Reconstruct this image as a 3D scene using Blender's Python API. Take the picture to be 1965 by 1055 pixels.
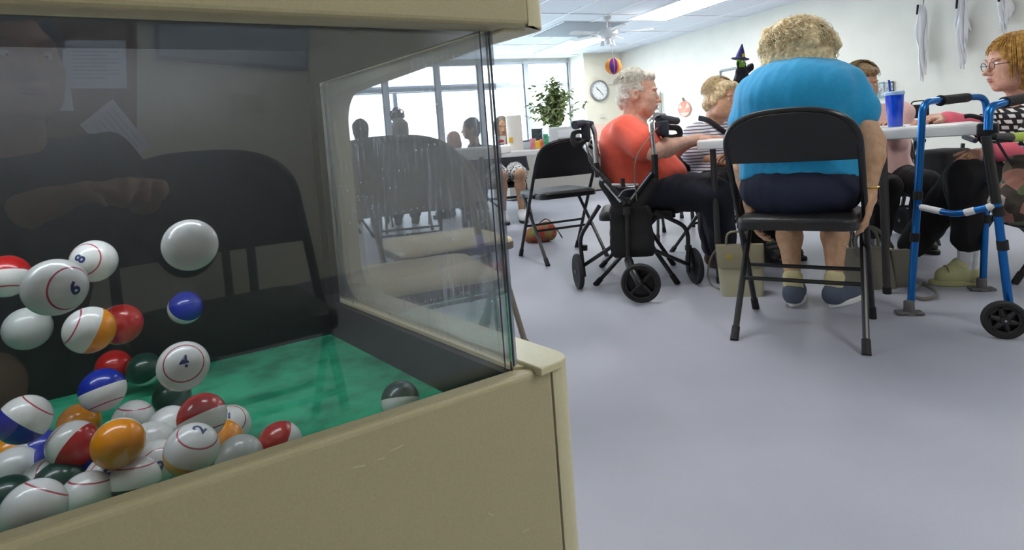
import bpy, math, random
import numpy as np
from mathutils import Vector, Matrix
random.seed(7)
for o in list(bpy.data.objects): bpy.data.objects.remove(o)
SC = bpy.context.scene
COL = SC.collection
PI = math.pi
def rad(d): return d*PI/180

# ---------------------------------------------------------------- camera
FPX, CX, CY, EYE = 1150.0, 982.5, 338.0, 0.81
PITCH, ROLL = rad(3.5), rad(4.3)
cf = Vector((0, math.cos(PITCH), -math.sin(PITCH)))
r0 = Vector((1, 0, 0)); u0 = Vector((0, math.sin(PITCH), math.cos(PITCH)))
cr = r0*math.cos(ROLL) - u0*math.sin(ROLL)
cu = r0*math.sin(ROLL) + u0*math.cos(ROLL)
cam_d = bpy.data.cameras.new('camera'); cam = bpy.data.objects.new('camera', cam_d); COL.objects.link(cam)
M3 = Matrix((cr, cu, -cf)).transposed()
cam.matrix_world = Matrix.Translation((0, 0, EYE)) @ M3.to_4x4()
cam_d.sensor_width = 36; cam_d.lens = FPX/1965*36; cam_d.clip_start = 0.02; cam_d.clip_end = 200
cam_d.shift_x = 0; cam_d.shift_y = -(527.5-CY)/1965
SC.camera = cam
# ---------------------------------------------------------------- light and exposure
W = bpy.data.worlds.new('world'); SC.world = W; W.use_nodes = True
W.node_tree.nodes['Background'].inputs[0].default_value = (0.96, 0.985, 1.0, 1)
W.node_tree.nodes['Background'].inputs[1].default_value = 9.0
SC.view_settings.view_transform = 'Standard'; SC.view_settings.look = 'None'
SC.view_settings.exposure = 0.84; SC.view_settings.gamma = 1; SC.view_settings.use_curve_mapping = False
SC.cycles.max_bounces = 8; SC.cycles.diffuse_bounces = 3; SC.cycles.glossy_bounces = 3; SC.cycles.transmission_bounces = 4; SC.cycles.transparent_max_bounces = 12
SC.cycles.use_adaptive_sampling = True; SC.cycles.adaptive_threshold = .02
LAMP = 8.0     # brightness of the ceiling fluorescents

# ---------------------------------------------------------------- where a photographed point stands
def ray(x, y): return cf + cr*((x-CX)/FPX) - cu*((y-CY)/FPX)
def G(x, y, z=0.0):
    d = ray(x, y); t = (z-EYE)/d.z; return Vector((0, 0, EYE)) + d*t
def P(x, y, Y):
    d = ray(x, y); return Vector((0, 0, EYE)) + d*(Y/d.y)

# ---------------------------------------------------------------- materials
def srgb(c):
    return tuple(((v/255)/12.92 if v/255 <= .04045 else ((v/255+.055)/1.055)**2.4) for v in c)
MATS = {}
def mat(name, c=(200,200,200), rough=.5, metal=0, var=0, vscale=20, bump=0, bscale=200, emit=0, c2=None, coat=0, spec=.5, sheen=0, trans=0):
    if name in MATS: return MATS[name]
    m = bpy.data.materials.new(name); m.use_nodes = True; MATS[name] = m
    nt = m.node_tree; b = nt.nodes['Principled BSDF']
    col = (*srgb(c), 1)
    b.inputs['Base Color'].default_value = col
    b.inputs['Roughness'].default_value = rough; b.inputs['Metallic'].default_value = metal
    b.inputs['Specular IOR Level'].default_value = spec
    if coat: b.inputs['Coat Weight'].default_value = coat; b.inputs['Coat Roughness'].default_value = .08
    if sheen: b.inputs['Sheen Weight'].default_value = sheen
    if trans: b.inputs['Transmission Weight'].default_value = trans
    tc = nt.nodes.new('ShaderNodeTexCoord')
    if var or c2:
        n = nt.nodes.new('ShaderNodeTexNoise'); n.inputs['Scale'].default_value = vscale; n.inputs['Detail'].default_value = 4
        nt.links.new(tc.outputs['Object'], n.inputs['Vector'])
        r = nt.nodes.new('ShaderNodeValToRGB')
        if c2: a_, b_ = srgb(c), srgb(c2)
        else: a_ = [v*(1-var) for v in srgb(c)]; b_ = [min(1, v*(1+var)) for v in srgb(c)]
        r.color_ramp.elements[0].color = (*a_, 1); r.color_ramp.elements[1].color = (*b_, 1)
        r.color_ramp.elements[0].position = .38; r.color_ramp.elements[1].position = .62
        nt.links.new(n.outputs['Fac'], r.inputs['Fac']); nt.links.new(r.outputs['Color'], b.inputs['Base Color'])
    if bump:
        n2 = nt.nodes.new('ShaderNodeTexNoise'); n2.inputs['Scale'].default_value = bscale; n2.inputs['Detail'].default_value = 3
        nt.links.new(tc.outputs['Object'], n2.inputs['Vector'])
        bp = nt.nodes.new('ShaderNodeBump'); bp.inputs['Strength'].default_value = bump; bp.inputs['Distance'].default_value = .01
        nt.links.new(n2.outputs['Fac'], bp.inputs['Height']); nt.links.new(bp.outputs['Normal'], b.inputs['Normal'])
    if emit:
        b.inputs['Emission Color'].default_value = col; b.inputs['Emission Strength'].default_value = emit
    return m
def glass(name, tint=(255,255,255), dust=.1, dscale=60, dcol=(220,225,235), streak=0, refl=1.0, edge=False):
    m = bpy.data.materials.new(name); m.use_nodes = True; MATS[name] = m
    nt = m.node_tree; nt.nodes.remove(nt.nodes['Principled BSDF']); out = nt.nodes['Material Output']
    tr = nt.nodes.new('ShaderNodeBsdfTransparent'); tr.inputs[0].default_value = (*srgb(tint), 1)
    gl = nt.nodes.new('ShaderNodeBsdfGlossy'); gl.inputs['Roughness'].default_value = .01
    fr = nt.nodes.new('ShaderNodeFresnel'); fr.inputs[0].default_value = 1.5
    mu = nt.nodes.new('ShaderNodeMath'); mu.operation = 'MULTIPLY'; mu.inputs[1].default_value = refl
    nt.links.new(fr.outputs[0], mu.inputs[0])
    mx = nt.nodes.new('ShaderNodeMixShader'); nt.links.new(mu.outputs[0], mx.inputs[0])
    nt.links.new(tr.outputs[0], mx.inputs[1]); nt.links.new(gl.outputs[0], mx.inputs[2])
    df = nt.nodes.new('ShaderNodeBsdfDiffuse'); df.inputs[0].default_value = (*srgb(dcol), 1)
    tl = nt.nodes.new('ShaderNodeBsdfTranslucent'); tl.inputs[0].default_value = (*srgb(dcol), 1)
    ad = nt.nodes.new('ShaderNodeMixShader'); ad.inputs[0].default_value = .5
    nt.links.new(df.outputs[0], ad.inputs[1]); nt.links.new(tl.outputs[0], ad.inputs[2])
    tc = nt.nodes.new('ShaderNodeTexCoord'); mp = nt.nodes.new('ShaderNodeMapping')
    nt.links.new(tc.outputs['Object'], mp.inputs[0])
    n = nt.nodes.new('ShaderNodeTexNoise'); n.inputs['Scale'].default_value = dscale; n.inputs['Detail'].default_value = 8; n.inputs['Roughness'].default_value = .75
    nt.links.new(mp.outputs[0], n.inputs['Vector'])
    r = nt.nodes.new('ShaderNodeMapRange'); r.inputs[1].default_value = .35; r.inputs[2].default_value = .8; r.inputs[3].default_value = dust*.45; r.inputs[4].default_value = dust*2.2
    nt.links.new(n.outputs['Fac'], r.inputs[0])
    fac = r.outputs[0]
    if streak:   # dried drips running down the pane, and round water spots
        mp2 = nt.nodes.new('ShaderNodeMapping'); mp2.inputs['Scale'].default_value = (1, 1, .12); nt.links.new(tc.outputs['Object'], mp2.inputs[0])
        n2 = nt.nodes.new('ShaderNodeTexNoise'); n2.inputs['Scale'].default_value = 120; n2.inputs['Detail'].default_value = 3
        nt.links.new(mp2.outputs[0], n2.inputs['Vector'])
        r2 = nt.nodes.new('ShaderNodeMapRange'); r2.inputs[1].default_value = .58; r2.inputs[2].default_value = .75; r2.inputs[3].default_value = 0; r2.inputs[4].default_value = streak
        nt.links.new(n2.outputs['Fac'], r2.inputs[0])
        v = nt.nodes.new('ShaderNodeTexVoronoi'); v.inputs['Scale'].default_value = 55; nt.links.new(tc.outputs['Object'], v.inputs['Vector'])
        r3 = nt.nodes.new('ShaderNodeMapRange'); r3.inputs[1].default_value = .10; r3.inputs[2].default_value = .04; r3.inputs[3].default_value = 0; r3.inputs[4].default_value = streak*1.6
        nt.links.new(v.outputs['Distance'], r3.inputs[0])
        a1 = nt.nodes.new('ShaderNodeMath'); a1.operation = 'ADD'; nt.links.new(r2.outputs[0], a1.inputs[0]); nt.links.new(r3.outputs[0], a1.inputs[1])
        a2 = nt.nodes.new('ShaderNodeMath'); a2.operation = 'ADD'; a2.use_clamp = True; nt.links.new(a1.outputs[0], a2.inputs[0]); nt.links.new(fac, a2.inputs[1]); fac = a2.outputs[0]
    m2 = nt.nodes.new('ShaderNodeMixShader'); nt.links.new(fac, m2.inputs[0])
    nt.links.new(mx.outputs[0], m2.inputs[1]); nt.links.new(ad.outputs[0], m2.inputs[2])
    nt.links.new(m2.outputs[0], out.inputs[0])
    return m

# ---------------------------------------------------------------- mesh helpers
class MB:
    def __init__(s): s.v = []; s.f = []; s.mi = []; s.mats = []
    def _m(s, m):
        if m is None: return 0
        if m not in s.mats: s.mats.append(m)
        return s.mats.index(m)
    def add(s, vs, fs, m=None):
        o = len(s.v); s.v += [tuple(v) for v in vs]; s.f += [tuple(i+o for i in f) for f in fs]; s.mi += [s._m(m)]*len(fs); return s
    def box(s, c, size, rz=0, R=None, m=None, bev=0):
        hx, hy, hz = [d/2 for d in size]
        R = R or Matrix.Rotation(rz, 3, 'Z'); c = Vector(c)
        if bev:
            import bmesh
            bm = bmesh.new(); bmesh.ops.create_cube(bm, size=1)
            for v in bm.verts: v.co = Vector((v.co.x*size[0], v.co.y*size[1], v.co.z*size[2]))
            bmesh.ops.bevel(bm, geom=bm.edges[:], offset=bev, segments=3, affect='EDGES', profile=.5)
            vs = [c + R @ v.co for v in bm.verts]; bm.verts.index_update(); fs = [[v.index for v in f.verts] for f in bm.faces]; bm.free()
            return s.add(vs, fs, m)
        vs = [c + R @ Vector((x*hx, y*hy, z*hz)) for z in (-1, 1) for y in (-1, 1) for x in (-1, 1)]
        return s.add(vs, [(0,2,3,1), (4,5,7,6), (0,1,5,4), (2,6,7,3), (0,4,6,2), (1,3,7,5)], m)
    def tube(s, pts, r, seg=10, closed=False, m=None, flat=None):
        pts = [Vector(p) for p in pts]; n = len(pts); rs = r if isinstance(r, (list, tuple)) else [r]*n
        tang = []
        for i in range(n):
            a = pts[(i-1) % n] if (closed or i > 0) else pts[i]; b = pts[(i+1) % n] if (closed or i < n-1) else pts[i]
            tang.append((b-a).normalized())
        t = tang[0]; up = Vector((0, 0, 1)) if abs(t.z) < .9 else Vector((1, 0, 0))
        nn = (up - t*up.dot(t)).normalized(); vs = []
        for i in range(n):
            t = tang[i]; nn = (nn - t*nn.dot(t)); nn = nn.normalized() if nn.length > 1e-6 else t.orthogonal().normalized()
            bb = t.cross(nn)
            for k in range(seg):
                a = 2*PI*k/seg; fx, fy = (1, 1) if not flat else flat
                vs.append(pts[i] + (nn*math.cos(a)*fx + bb*math.sin(a)*fy)*rs[i])
        fs = []
        for i in range(n if closed else n-1):
            j = (i+1) % n
            for k in range(seg):
                l = (k+1) % seg; fs.append((i*seg+k, i*seg+l, j*seg+l, j*seg+k))
        if not closed: fs.append(tuple(range(seg))[::-1]); fs.append(tuple((n-1)*seg+k for k in range(seg)))
        return s.add(vs, fs, m)
    def lathe(s, prof, c=(0,0,0), R=None, seg=24, m=None):
        R = R or Matrix.Identity(3); c = Vector(c); vs = []; n = len(prof)
        for r, z in prof:
            for k in range(seg):
                a = 2*PI*k/seg; vs.append(c + R @ Vector((r*math.cos(a), r*math.sin(a), z)))
        fs = [(i*seg+k, i*seg+(k+1) % seg, (i+1)*seg+(k+1) % seg, (i+1)*seg+k) for i in range(n-1) for k in range(seg)]
        if prof[0][0] > 1e-5: fs.append(tuple(range(seg))[::-1])
        if prof[-1][0] > 1e-5: fs.append(tuple((n-1)*seg+k for k in range(seg)))
        return s.add(vs, fs, m)
    def prism(s, outline, O, ax, ay, th, m=None):
        O, ax, ay = Vector(O), Vector(ax), Vector(ay); nz = ax.cross(ay).normalized(); n = len(outline)
        vs = [O + ax*x + ay*y for x, y in outline] + [O + ax*x + ay*y + nz*th for x, y in outline]
        fs = [tuple(range(n))[::-1], tuple(range(n, 2*n))] + [(i, (i+1) % n, n+(i+1) % n, n+i) for i in range(n)]
        return s.add(vs, fs, m)
    def sphere(s, c, r, seg=20, R=None, sc=(1,1,1), m=None):
        R = R or Matrix.Identity(3); h = seg//2; c = Vector(c)
        vs = [c + R @ Vector((0, 0, r*sc[2]))]
        for i in range(1, h):
            for k in range(seg):
                th, ph = PI*i/h, 2*PI*k/seg
                vs.append(c + R @ Vector((r*sc[0]*math.sin(th)*math.cos(ph), r*sc[1]*math.sin(th)*math.sin(ph), r*sc[2]*math.cos(th))))
        vs.append(c + R @ Vector((0, 0, -r*sc[2])))
        fs = [(0, 1+k, 1+(k+1) % seg) for k in range(seg)]
        for i in range(h-2):
            for k in range(seg): fs.append((1+i*seg+k, 1+(i+1)*seg+k, 1+(i+1)*seg+(k+1) % seg, 1+i*seg+(k+1) % seg))
        L = len(vs)-1; b = 1+(h-2)*seg; fs += [(L, b+(k+1) % seg, b+k) for k in range(seg)]
        return s.add(vs, fs, m)
    def build(s, name, m=None, parent=None, smooth=True, angle=35, bevel=0, origin=None):
        me = bpy.data.meshes.new(name); V = s.v
        if origin is None and parent is None and V:
            a = np.array(V); lo, hi = a.min(0), a.max(0); origin = ((lo[0]+hi[0])/2, (lo[1]+hi[1])/2, lo[2])
        inv = None
        if parent is not None: inv = parent.matrix_world.inverted()
        if origin is not None and parent is None: V = [(x-origin[0], y-origin[1], z-origin[2]) for x, y, z in V]
        me.from_pydata(V, [], s.f); me.update()
        mats = s.mats or [m]
        for q in mats: me.materials.append(q)
        if s.mats: me.polygons.foreach_set('material_index', s.mi)
        o = bpy.data.objects.new(name, me); COL.objects.link(o)
        if parent is not None: o.parent = parent; 
        elif origin is not None: o.location = origin
        if smooth: me.shade_smooth(); me.set_sharp_from_angle(angle=rad(angle))
        if bevel:
            bv = o.modifiers.new('b', 'BEVEL'); bv.width = bevel; bv.segments = 3; bv.limit_method = 'ANGLE'
        return o
def bez(pts, n=8):           # smooth path through the points
    pts = [Vector(p) for p in pts]; out = []
    for i in range(len(pts)-1):
        p0, p1, p2, p3 = pts[max(i-1, 0)], pts[i], pts[i+1], pts[min(i+2, len(pts)-1)]
        for k in range(n):
            t = k/n; out.append(.5*((2*p1) + (p2-p0)*t + (2*p0-5*p1+4*p2-p3)*t*t + (3*p1-p0-3*p2+p3)*t**3))
    out.append(pts[-1]); return out
def fillet(pts, r, n=6):     # polyline with rounded corners
    pts = [Vector(p) for p in pts]; out = [pts[0]]
    for i in range(1, len(pts)-1):
        a, b, c = pts[i-1], pts[i], pts[i+1]; rr = min(r, (a-b).length*.49, (c-b).length*.49)
        p, q = b+(a-b).normalized()*rr, b+(c-b).normalized()*rr
        for k in range(n+1):
            t = k/n; out.append(p*(1-t)**2 + b*2*t*(1-t) + q*t*t)
    out.append(pts[-1]); return out
def rrect(w, h, r, n=5, cx=0, cy=0):
    o = []
    for sx, sy, a0 in ((1, -1, -90), (1, 1, 0), (-1, 1, 90), (-1, -1, 180)):
        for k in range(n+1):
            a = rad(a0+90*k/n); o.append((cx+sx*(w/2-r)+r*math.cos(a), cy+sy*(h/2-r)+r*math.sin(a)))
    return o
def tag(o, label, cat, group=None, kind=None):
    if label: o['label'] = label
    if cat: o['category'] = cat
    if group: o['group'] = group
    if kind: o['kind'] = kind
    return o
def struct(o): o['kind'] = 'structure'; return o
def thing(name, label, cat, loc=(0,0,0), rz=0, group=None):
    o = bpy.data.objects.new(name, None); COL.objects.link(o)
    o.location = loc; o.rotation_euler = (0, 0, rz); o.empty_display_size = .1
    o.matrix_world = Matrix.Translation(loc) @ Matrix.Rotation(rz, 4, 'Z')
    return tag(o, label, cat, group)
def dup(root, loc, rz, label, group=None):
    r = root.copy(); COL.objects.link(r); r.location = loc; r.rotation_euler = (0, 0, rz); r['label'] = label
    if group: r['group'] = group
    for ch in list(root.children):
        c = ch.copy(); COL.objects.link(c); c.parent = r
        for g in ch.children:
            d = g.copy(); COL.objects.link(d); d.parent = c
    return r
def W2(root, pts):           # world points into a thing's own frame
    inv = root.matrix_world.inverted(); return [inv @ Vector(p) for p in pts]
# ================================================================= the room
RA = rad(23)                                   # the room is turned 23 degrees against the view
RU = Vector((math.cos(RA), math.sin(RA), 0)); RV = Vector((-math.sin(RA), math.cos(RA), 0))
def room(u, v, z=0): return RU*u + RV*v + Vector((0, 0, z))
UR, UL, VF, VB, ZC = 7.45, -6.5, 11.7, -2.35, 2.5
VCOL = 11.05
def on_v(x, y, v):           # the point of a plane parallel to the window wall seen at a pixel
    d = ray(x, y); o = Vector((0, 0, EYE)); return o + d*((v - o.dot(RV))/d.dot(RV))
def on_u(x, y, u):
    d = ray(x, y); o = Vector((0, 0, EYE)); return o + d*((u - o.dot(RU))/d.dot(RU))
M_wall = mat('wall_paint', (236,234,224), .75, var=.02, vscale=3, bump=.05, bscale=300)
M_wallc = mat('wall_cream', (226,222,204), .75, var=.02, vscale=3)
M_floor = mat('floor_sheet', (150,154,172), .42, var=.05, vscale=60, bump=.03, bscale=90, spec=.4)
# floor with fine speckle
def floor_mat():
    m = M_floor; nt = m.node_tree; b = nt.nodes['Principled BSDF']
    tc = nt.nodes.new('ShaderNodeTexCoord')
    n = nt.nodes.new('ShaderNodeTexNoise'); n.inputs['Scale'].default_value = 900; n.inputs['Detail'].default_value = 2
    v = nt.nodes.new('ShaderNodeTexNoise'); v.inputs['Scale'].default_value = 1.6; v.inputs['Detail'].default_value = 6
    for q in (n, v): nt.links.new(tc.outputs['Object'], q.inputs['Vector'])
    r = nt.nodes.new('ShaderNodeValToRGB'); r.color_ramp.elements[0].position = .3; r.color_ramp.elements[1].position = .7
    r.color_ramp.elements[0].color = (*srgb((154,156,168)), 1); r.color_ramp.elements[1].color = (*srgb((184,186,197)), 1)
    nt.links.new(n.outputs['Fac'], r.inputs['Fac'])
    mx = nt.nodes.new('ShaderNodeMixRGB'); mx.blend_type = 'MULTIPLY'; mx.inputs[0].default_value = 1
    r2 = nt.nodes.new('ShaderNodeValToRGB'); r2.color_ramp.elements[0].color = (.86,.86,.87,1); r2.color_ramp.elements[1].color = (1,1,1,1)
    r2.color_ramp.elements[0].position = .3; r2.color_ramp.elements[1].position = .62
    nt.links.new(v.outputs['Fac'], r2.inputs['Fac'])
    nt.links.new(r.outputs['Color'], mx.inputs[1]); nt.links.new(r2.outputs['Color'], mx.inputs[2]); nt.links.new(mx.outputs[0], b.inputs['Base Color'])
floor_mat()
def quad(name, pts, m, th=.1, n=None):
    mb = MB(); pts = [Vector(p) for p in pts]
    nn = (pts[1]-pts[0]).cross(pts[2]-pts[0]).normalized() if n is None else Vector(n)
    vs = pts + [p - nn*th for p in pts]
    mb.add(vs, [(0,1,2,3), (7,6,5,4), (0,4,5,1), (1,5,6,2), (2,6,7,3), (3,7,4,0)]); return struct(mb.build(name, m, smooth=False))
quad('floor', [room(UL-.2,VB-.2), room(UR+.2,VB-.2), room(UR+.2,VF+.2), room(UL-.2,VF+.2)], M_floor)
# dropped ceiling with its grid
M_ceil = mat('ceiling_tile', (225,230,236), .9, bump=.15, bscale=250, var=.03, vscale=200)
quad('ceiling', [room(UL-.2,VF+.2,ZC), room(UR+.2,VF+.2,ZC), room(UR+.2,VB-.2,ZC), room(UL-.2,VB-.2,ZC)], M_ceil)
M_grid = mat('ceiling_grid', (240,242,245), .5)
mb = MB(); k = 0
v = VF-.5
while v > VB: mb.box(room((UL+UR)/2, v, ZC-.004), (UR-UL, .026, .01), RA); v -= 1.25
u = UR-.55
while u > UL: mb.box(room(u, (VF+VB)/2, ZC-.0045), (.026, VF-VB, .01), RA); u -= .68
struct(mb.build('ceiling_grid', M_grid, smooth=False))['label'] = 'white metal ceiling grid'
quad('wall_right', [room(UR,VF,0), room(UR,VB,0), room(UR,VB,ZC), room(UR,VF,ZC)], M_wall, n=-RU)
quad('wall_left', [room(UL,VB,0), room(UL,VF,0), room(UL,VF,ZC), room(UL,VB,ZC)], M_wall, n=RU)
M_back = mat('wall_back_paint', (206,202,182), .7, var=.03, vscale=2)
quad('wall_back', [room(UR,VB,0), room(UL,VB,0), room(UL,VB,ZC), room(UR,VB,ZC)], M_back, n=RV)
# corner pier carrying the clock
cu_ = on_v(1122, 150, VCOL).dot(RU)
mb = MB(); mb.box(room((UR+cu_)/2, (VCOL+VF+.1)/2, ZC/2), (UR-cu_, VF+.1-VCOL, ZC), RA); struct(mb.build('wall_corner', M_wallc, smooth=False))
# window wall
U1 = on_v(1095, 120, VF).dot(RU); ZH = 2.44; ZS = .5; ZT = 1.93
mb = MB()
mb.box(room((UL+U1)/2, VF+.05, (ZH+ZC)/2), (U1-UL, .1, ZC-ZH), RA); mb.box(room((UL+U1)/2, VF+.05, ZS/2), (U1-UL, .1, ZS), RA)
mb.box(room((UR+U1)/2, VF+.05, ZC/2), (UR-U1, .1, ZC), RA)
struct(mb.build('wall_front', M_wall, smooth=False))
M_frame = mat('window_frame', (205,212,220), .4, .0); M_gask = mat('window_gasket', (60,66,74), .5)
M_pane = glass('window_pane', (240,250,255), .015, refl=.6)
mull = [U1-.04] + [on_v(x, 200, VF).dot(RU) for x in (1013, 925, 843, 742)]
w0 = mull[3]-mull[4]; 
while mull[-1]-w0 > UL: mull.append(mull[-1]-w0)
for i in range(len(mull)-1):
    a, b = mull[i+1], mull[i]; mb = MB()
    for z, h in ((ZH-.03, .06), (ZT, .07), (ZS+.04, .08)): mb.box(room((a+b)/2, VF+.03, z), (b-a, .1, h), RA)
    for uu in (a+.03, b-.03): mb.box(room(uu, VF+.028, (ZH+ZS)/2), (.06, .12, ZH-ZS), RA)
    o = struct(mb.build('window_%d' % (i+1), M_frame, smooth=False)); inv = -Vector(o.location)
    mg = MB()
    for uu in (b-.068,): mg.box(room(uu, VF-.01, (ZH+ZS)/2)+inv, (.022, .05, ZH-ZS-.1), RA)
    g = mg.build('window_gasket', M_gask, None, smooth=False, origin=(0,0,0)); g.parent = o; g.location = (0,0,0)
    mp_ = MB(); mp_.box(room((a+b)/2, VF+.05, (ZH+ZS)/2)+inv, (b-a-.1, .006, ZH-ZS-.08), RA)
    g = mp_.build('pane', M_pane, None, smooth=False, origin=(0,0,0)); g.parent = o; g.location = (0,0,0)
mb = MB(); mb.box(room((UL+U1)/2, VF-.06, ZS-.02), (U1-UL, .18, .03), RA); struct(mb.build('window_sill', M_frame, smooth=False))
# baseboards
M_base = mat('baseboard_vinyl', (120,120,125), .6)
mb = MB(); mb.box(room(UR-.005, (VB+VF)/2, .05), (.012, VF-VB, .1), RA); struct(mb.build('baseboard_right', M_base, smooth=False))
mb = MB(); mb.box(room((UL+UR)/2, VB+.005, .05), (UR-UL, .012, .1), RA); struct(mb.build('baseboard_back', M_base, smooth=False))
# ground and greenery outside
M_out = mat('outside_paving', (200,205,205), .9)
mb = MB(); mb.box(room(0, VF+12, -.1), (50, 23, .1), RA); struct(mb.build('ground', M_out, smooth=False))
# lights
M_tube = bpy.data.materials.new('lamp_diffuser'); M_tube.use_nodes = True
_n = M_tube.node_tree; _b = _n.nodes['Principled BSDF']; _b.inputs['Emission Color'].default_value = (1, .99, .965, 1); _b.inputs['Emission Strength'].default_value = LAMP; _b.inputs['Base Color'].default_value = (.9,.9,.9,1)
M_lf = mat('lamp_frame', (235,238,240), .4)
def light(c, L, Wd, label):
    t = thing('ceiling_light', label, 'ceiling light', (c.x, c.y, ZC), RA, 'fluorescent ceiling lights')
    mb = MB(); 
    for sx in (-1, 1): mb.box((sx*(Wd/2-.0125), 0, -.012), (.025, L, .024))
    for sy in (-1, 1): mb.box((0, sy*(L/2-.0125), -.012), (Wd-.05, .025, .024))
    mb.build('frame', M_lf, t, smooth=False)
    mb = MB(); mb.box((0, 0, -.012), (Wd-.05, L-.05, .012)); mb.build('diffuser', M_tube, t, smooth=False); return t
def rc(x, y): return on_z(x, y, ZC)
def on_z(x, y, z): return G(x, y, z)
l1 = [rc(*p) for p in ((1040,98), (1110,66), (1155,74), (1087,103))]
c1 = sum(l1, Vector())/4; print('L1', [(round(p.dot(RU),2), round(p.dot(RV),2)) for p in l1])
l2 = [rc(*p) for p in ((1225,30), (1290,0), (1385,0), (1275,36))]
print('L2', [(round(p.dot(RU),2), round(p.dot(RV),2)) for p in l2], 'mull', mull, U1, cu_)
light(c1, 1.75, .75, 'bright fluorescent ceiling panel behind the ceiling fan')
c2_ = room((l2[0].dot(RU)+l2[3].dot(RU))/2, l2[3].dot(RV)-.85)
c2_ = room(c2_.dot(RU), c2_.dot(RV))
light(c2_, 1.75, .75, 'bright fluorescent ceiling panel nearest, at the top of the picture')
k = 0
for uu in (-4.6, -1.4, 1.8, 5.2):
    for vv in (-.8, 2.4, 5.6, 8.8):
        c = room(uu, vv)
        if (c-c1).length < 3.6 or (c-c2_).length < 1.9: continue
        if (uu, vv) in ((-1.4,-.8), (-4.6,-.8)): continue
        light(c, 1.22, .6, 'fluorescent ceiling panel of the room, outside the camera view')
# ================================================================= bingo ball blower
M_beige = mat('cabinet_laminate', (194,183,146), .42, var=.03, vscale=400, bump=.02, bscale=500, spec=.4)
M_trim = mat('cabinet_trim', (216,207,168), .3, var=.02, vscale=200, spec=.5)
M_seam = mat('dark_seam', (60,55,40), .8)
M_black = mat('well_black', (9,9,10), .5)
M_green = mat('well_green', (28,140,104), .55, c2=(60,185,140), vscale=25, spec=.3)
M_glF = glass('front_glass', dust=.012, dscale=90, refl=1.3)
M_glS = glass('side_glass', dust=.045, dscale=90, streak=.30, refl=.8, dcol=(205,218,240))
M_gedge = mat('glass_edge', (70,80,95), .15, spec=.8)
ZR, ZT0 = .595, .915
K0 = G(985, 705, ZR); K0.z = 0
e1 = Vector((math.sin(rad(58)), math.cos(rad(58)), 0)); e2 = Vector((-math.sin(rad(39)), math.cos(rad(39)), 0))
nf = Vector((e1.y, -e1.x, 0)); ns = Vector((e2.y, -e2.x, 0))
WM, BD = -.80, .43
ROOT = thing('ball_blower', 'beige bingo ball blower cabinet with glass front and green floored ball well', 'bingo machine', tuple(K0))
def mq(a, b, z, of=0, os=0): return K0 + e1*a + e2*b + Vector((0,0,z)) + nf*of + ns*os
def slab(mb, plan, z0, z1, m=None):
    n = len(plan); vs = [Vector((p.x, p.y, z0)) for p in plan] + [Vector((p.x, p.y, z1)) for p in plan]
    return mb.add(vs, [tuple(range(n))[::-1], tuple(range(n, 2*n))] + [(i, (i+1) % n, n+(i+1) % n, n+i) for i in range(n)], m)
def ixp(p, d, q, e):         # crossing of two plan lines
    den = d.x*e.y - d.y*e.x; t = ((q.x-p.x)*e.y - (q.y-p.y)*e.x)/den; return p + d*t
FO, SO = .022, .056
cF = ixp(mq(0,0,0,FO), e1, mq(0,0,0,0,SO), e2)         # outer front corner in plan
cP = ixp(mq(0,0,0,FO), e1, mq(0,0,0,0,.030), e2)       # where front panel meets the corner trim
def R_(mb): 
    inv = ROOT.matrix_world.inverted(); mb.v = [tuple(inv @ Vector(p)) for p in mb.v]; return mb
def part(mb, name, m, par=None, **k):
    R_(mb); return mb.build(name, m, par or ROOT, **k) if par is None else mb.build(name, m, par, **k)
def lf(mb, name, m, **k):
    inv = ROOT.matrix_world.inverted(); mb.v = [tuple(inv @ Vector(p)) for p in mb.v]; o = mb.build(name, m, ROOT, **k); return o
# front panel
mb = MB(); slab(mb, [mq(WM,0,0,.001), mq(-.003,0,0,.001)+ns*.0, cP-e1*.003-nf*.0, mq(WM,0,0,FO)], .02, ZR); lf(mb, 'front_panel', M_beige, smooth=False, bevel=.005)
# corner trim with side panel under the opening
g = .012
pl = [cP, cF-e1*.03]
for k in range(7):
    t = k/6; pl.append((cF-e1*.03)*(1-t)**2 + cF*2*t*(1-t) + (cF+e2*.03)*t*t)
pl += [mq(0,BD+.04,0,0,SO), mq(0,BD+.04,0,0,.0), mq(0,.004,0,0,.0), mq(-.001,.001,0,.002)]
mb = MB(); slab(mb, pl, .02, ZR+.001); lf(mb, 'side_panel', M_trim, angle=50, bevel=.005)
mb = MB(); slab(mb, [mq(WM+.01,.0,0,0), mq(.0,.0,0,0), mq(0,BD,0,0,0), mq(WM+.01,BD,0,0,0)], .0, .03); lf(mb, 'plinth', M_seam, smooth=False)
mb = MB(); slab(mb, [mq(WM-.02,0,0,FO), mq(WM,0,0,FO), mq(WM,BD+.04,0,0), mq(WM-.02,BD+.04,0,0)], .02, 1.2); lf(mb, 'side_panel', M_trim, smooth=False, bevel=.004)
mb = MB(); slab(mb, [mq(WM,BD+.005,0,0), mq(.0,BD+.005,0,0), mq(0,BD+.04,0,0), mq(WM,BD+.04,0,0)], .02, 1.19); lf(mb, 'back_panel', M_beige, smooth=False)
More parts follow.
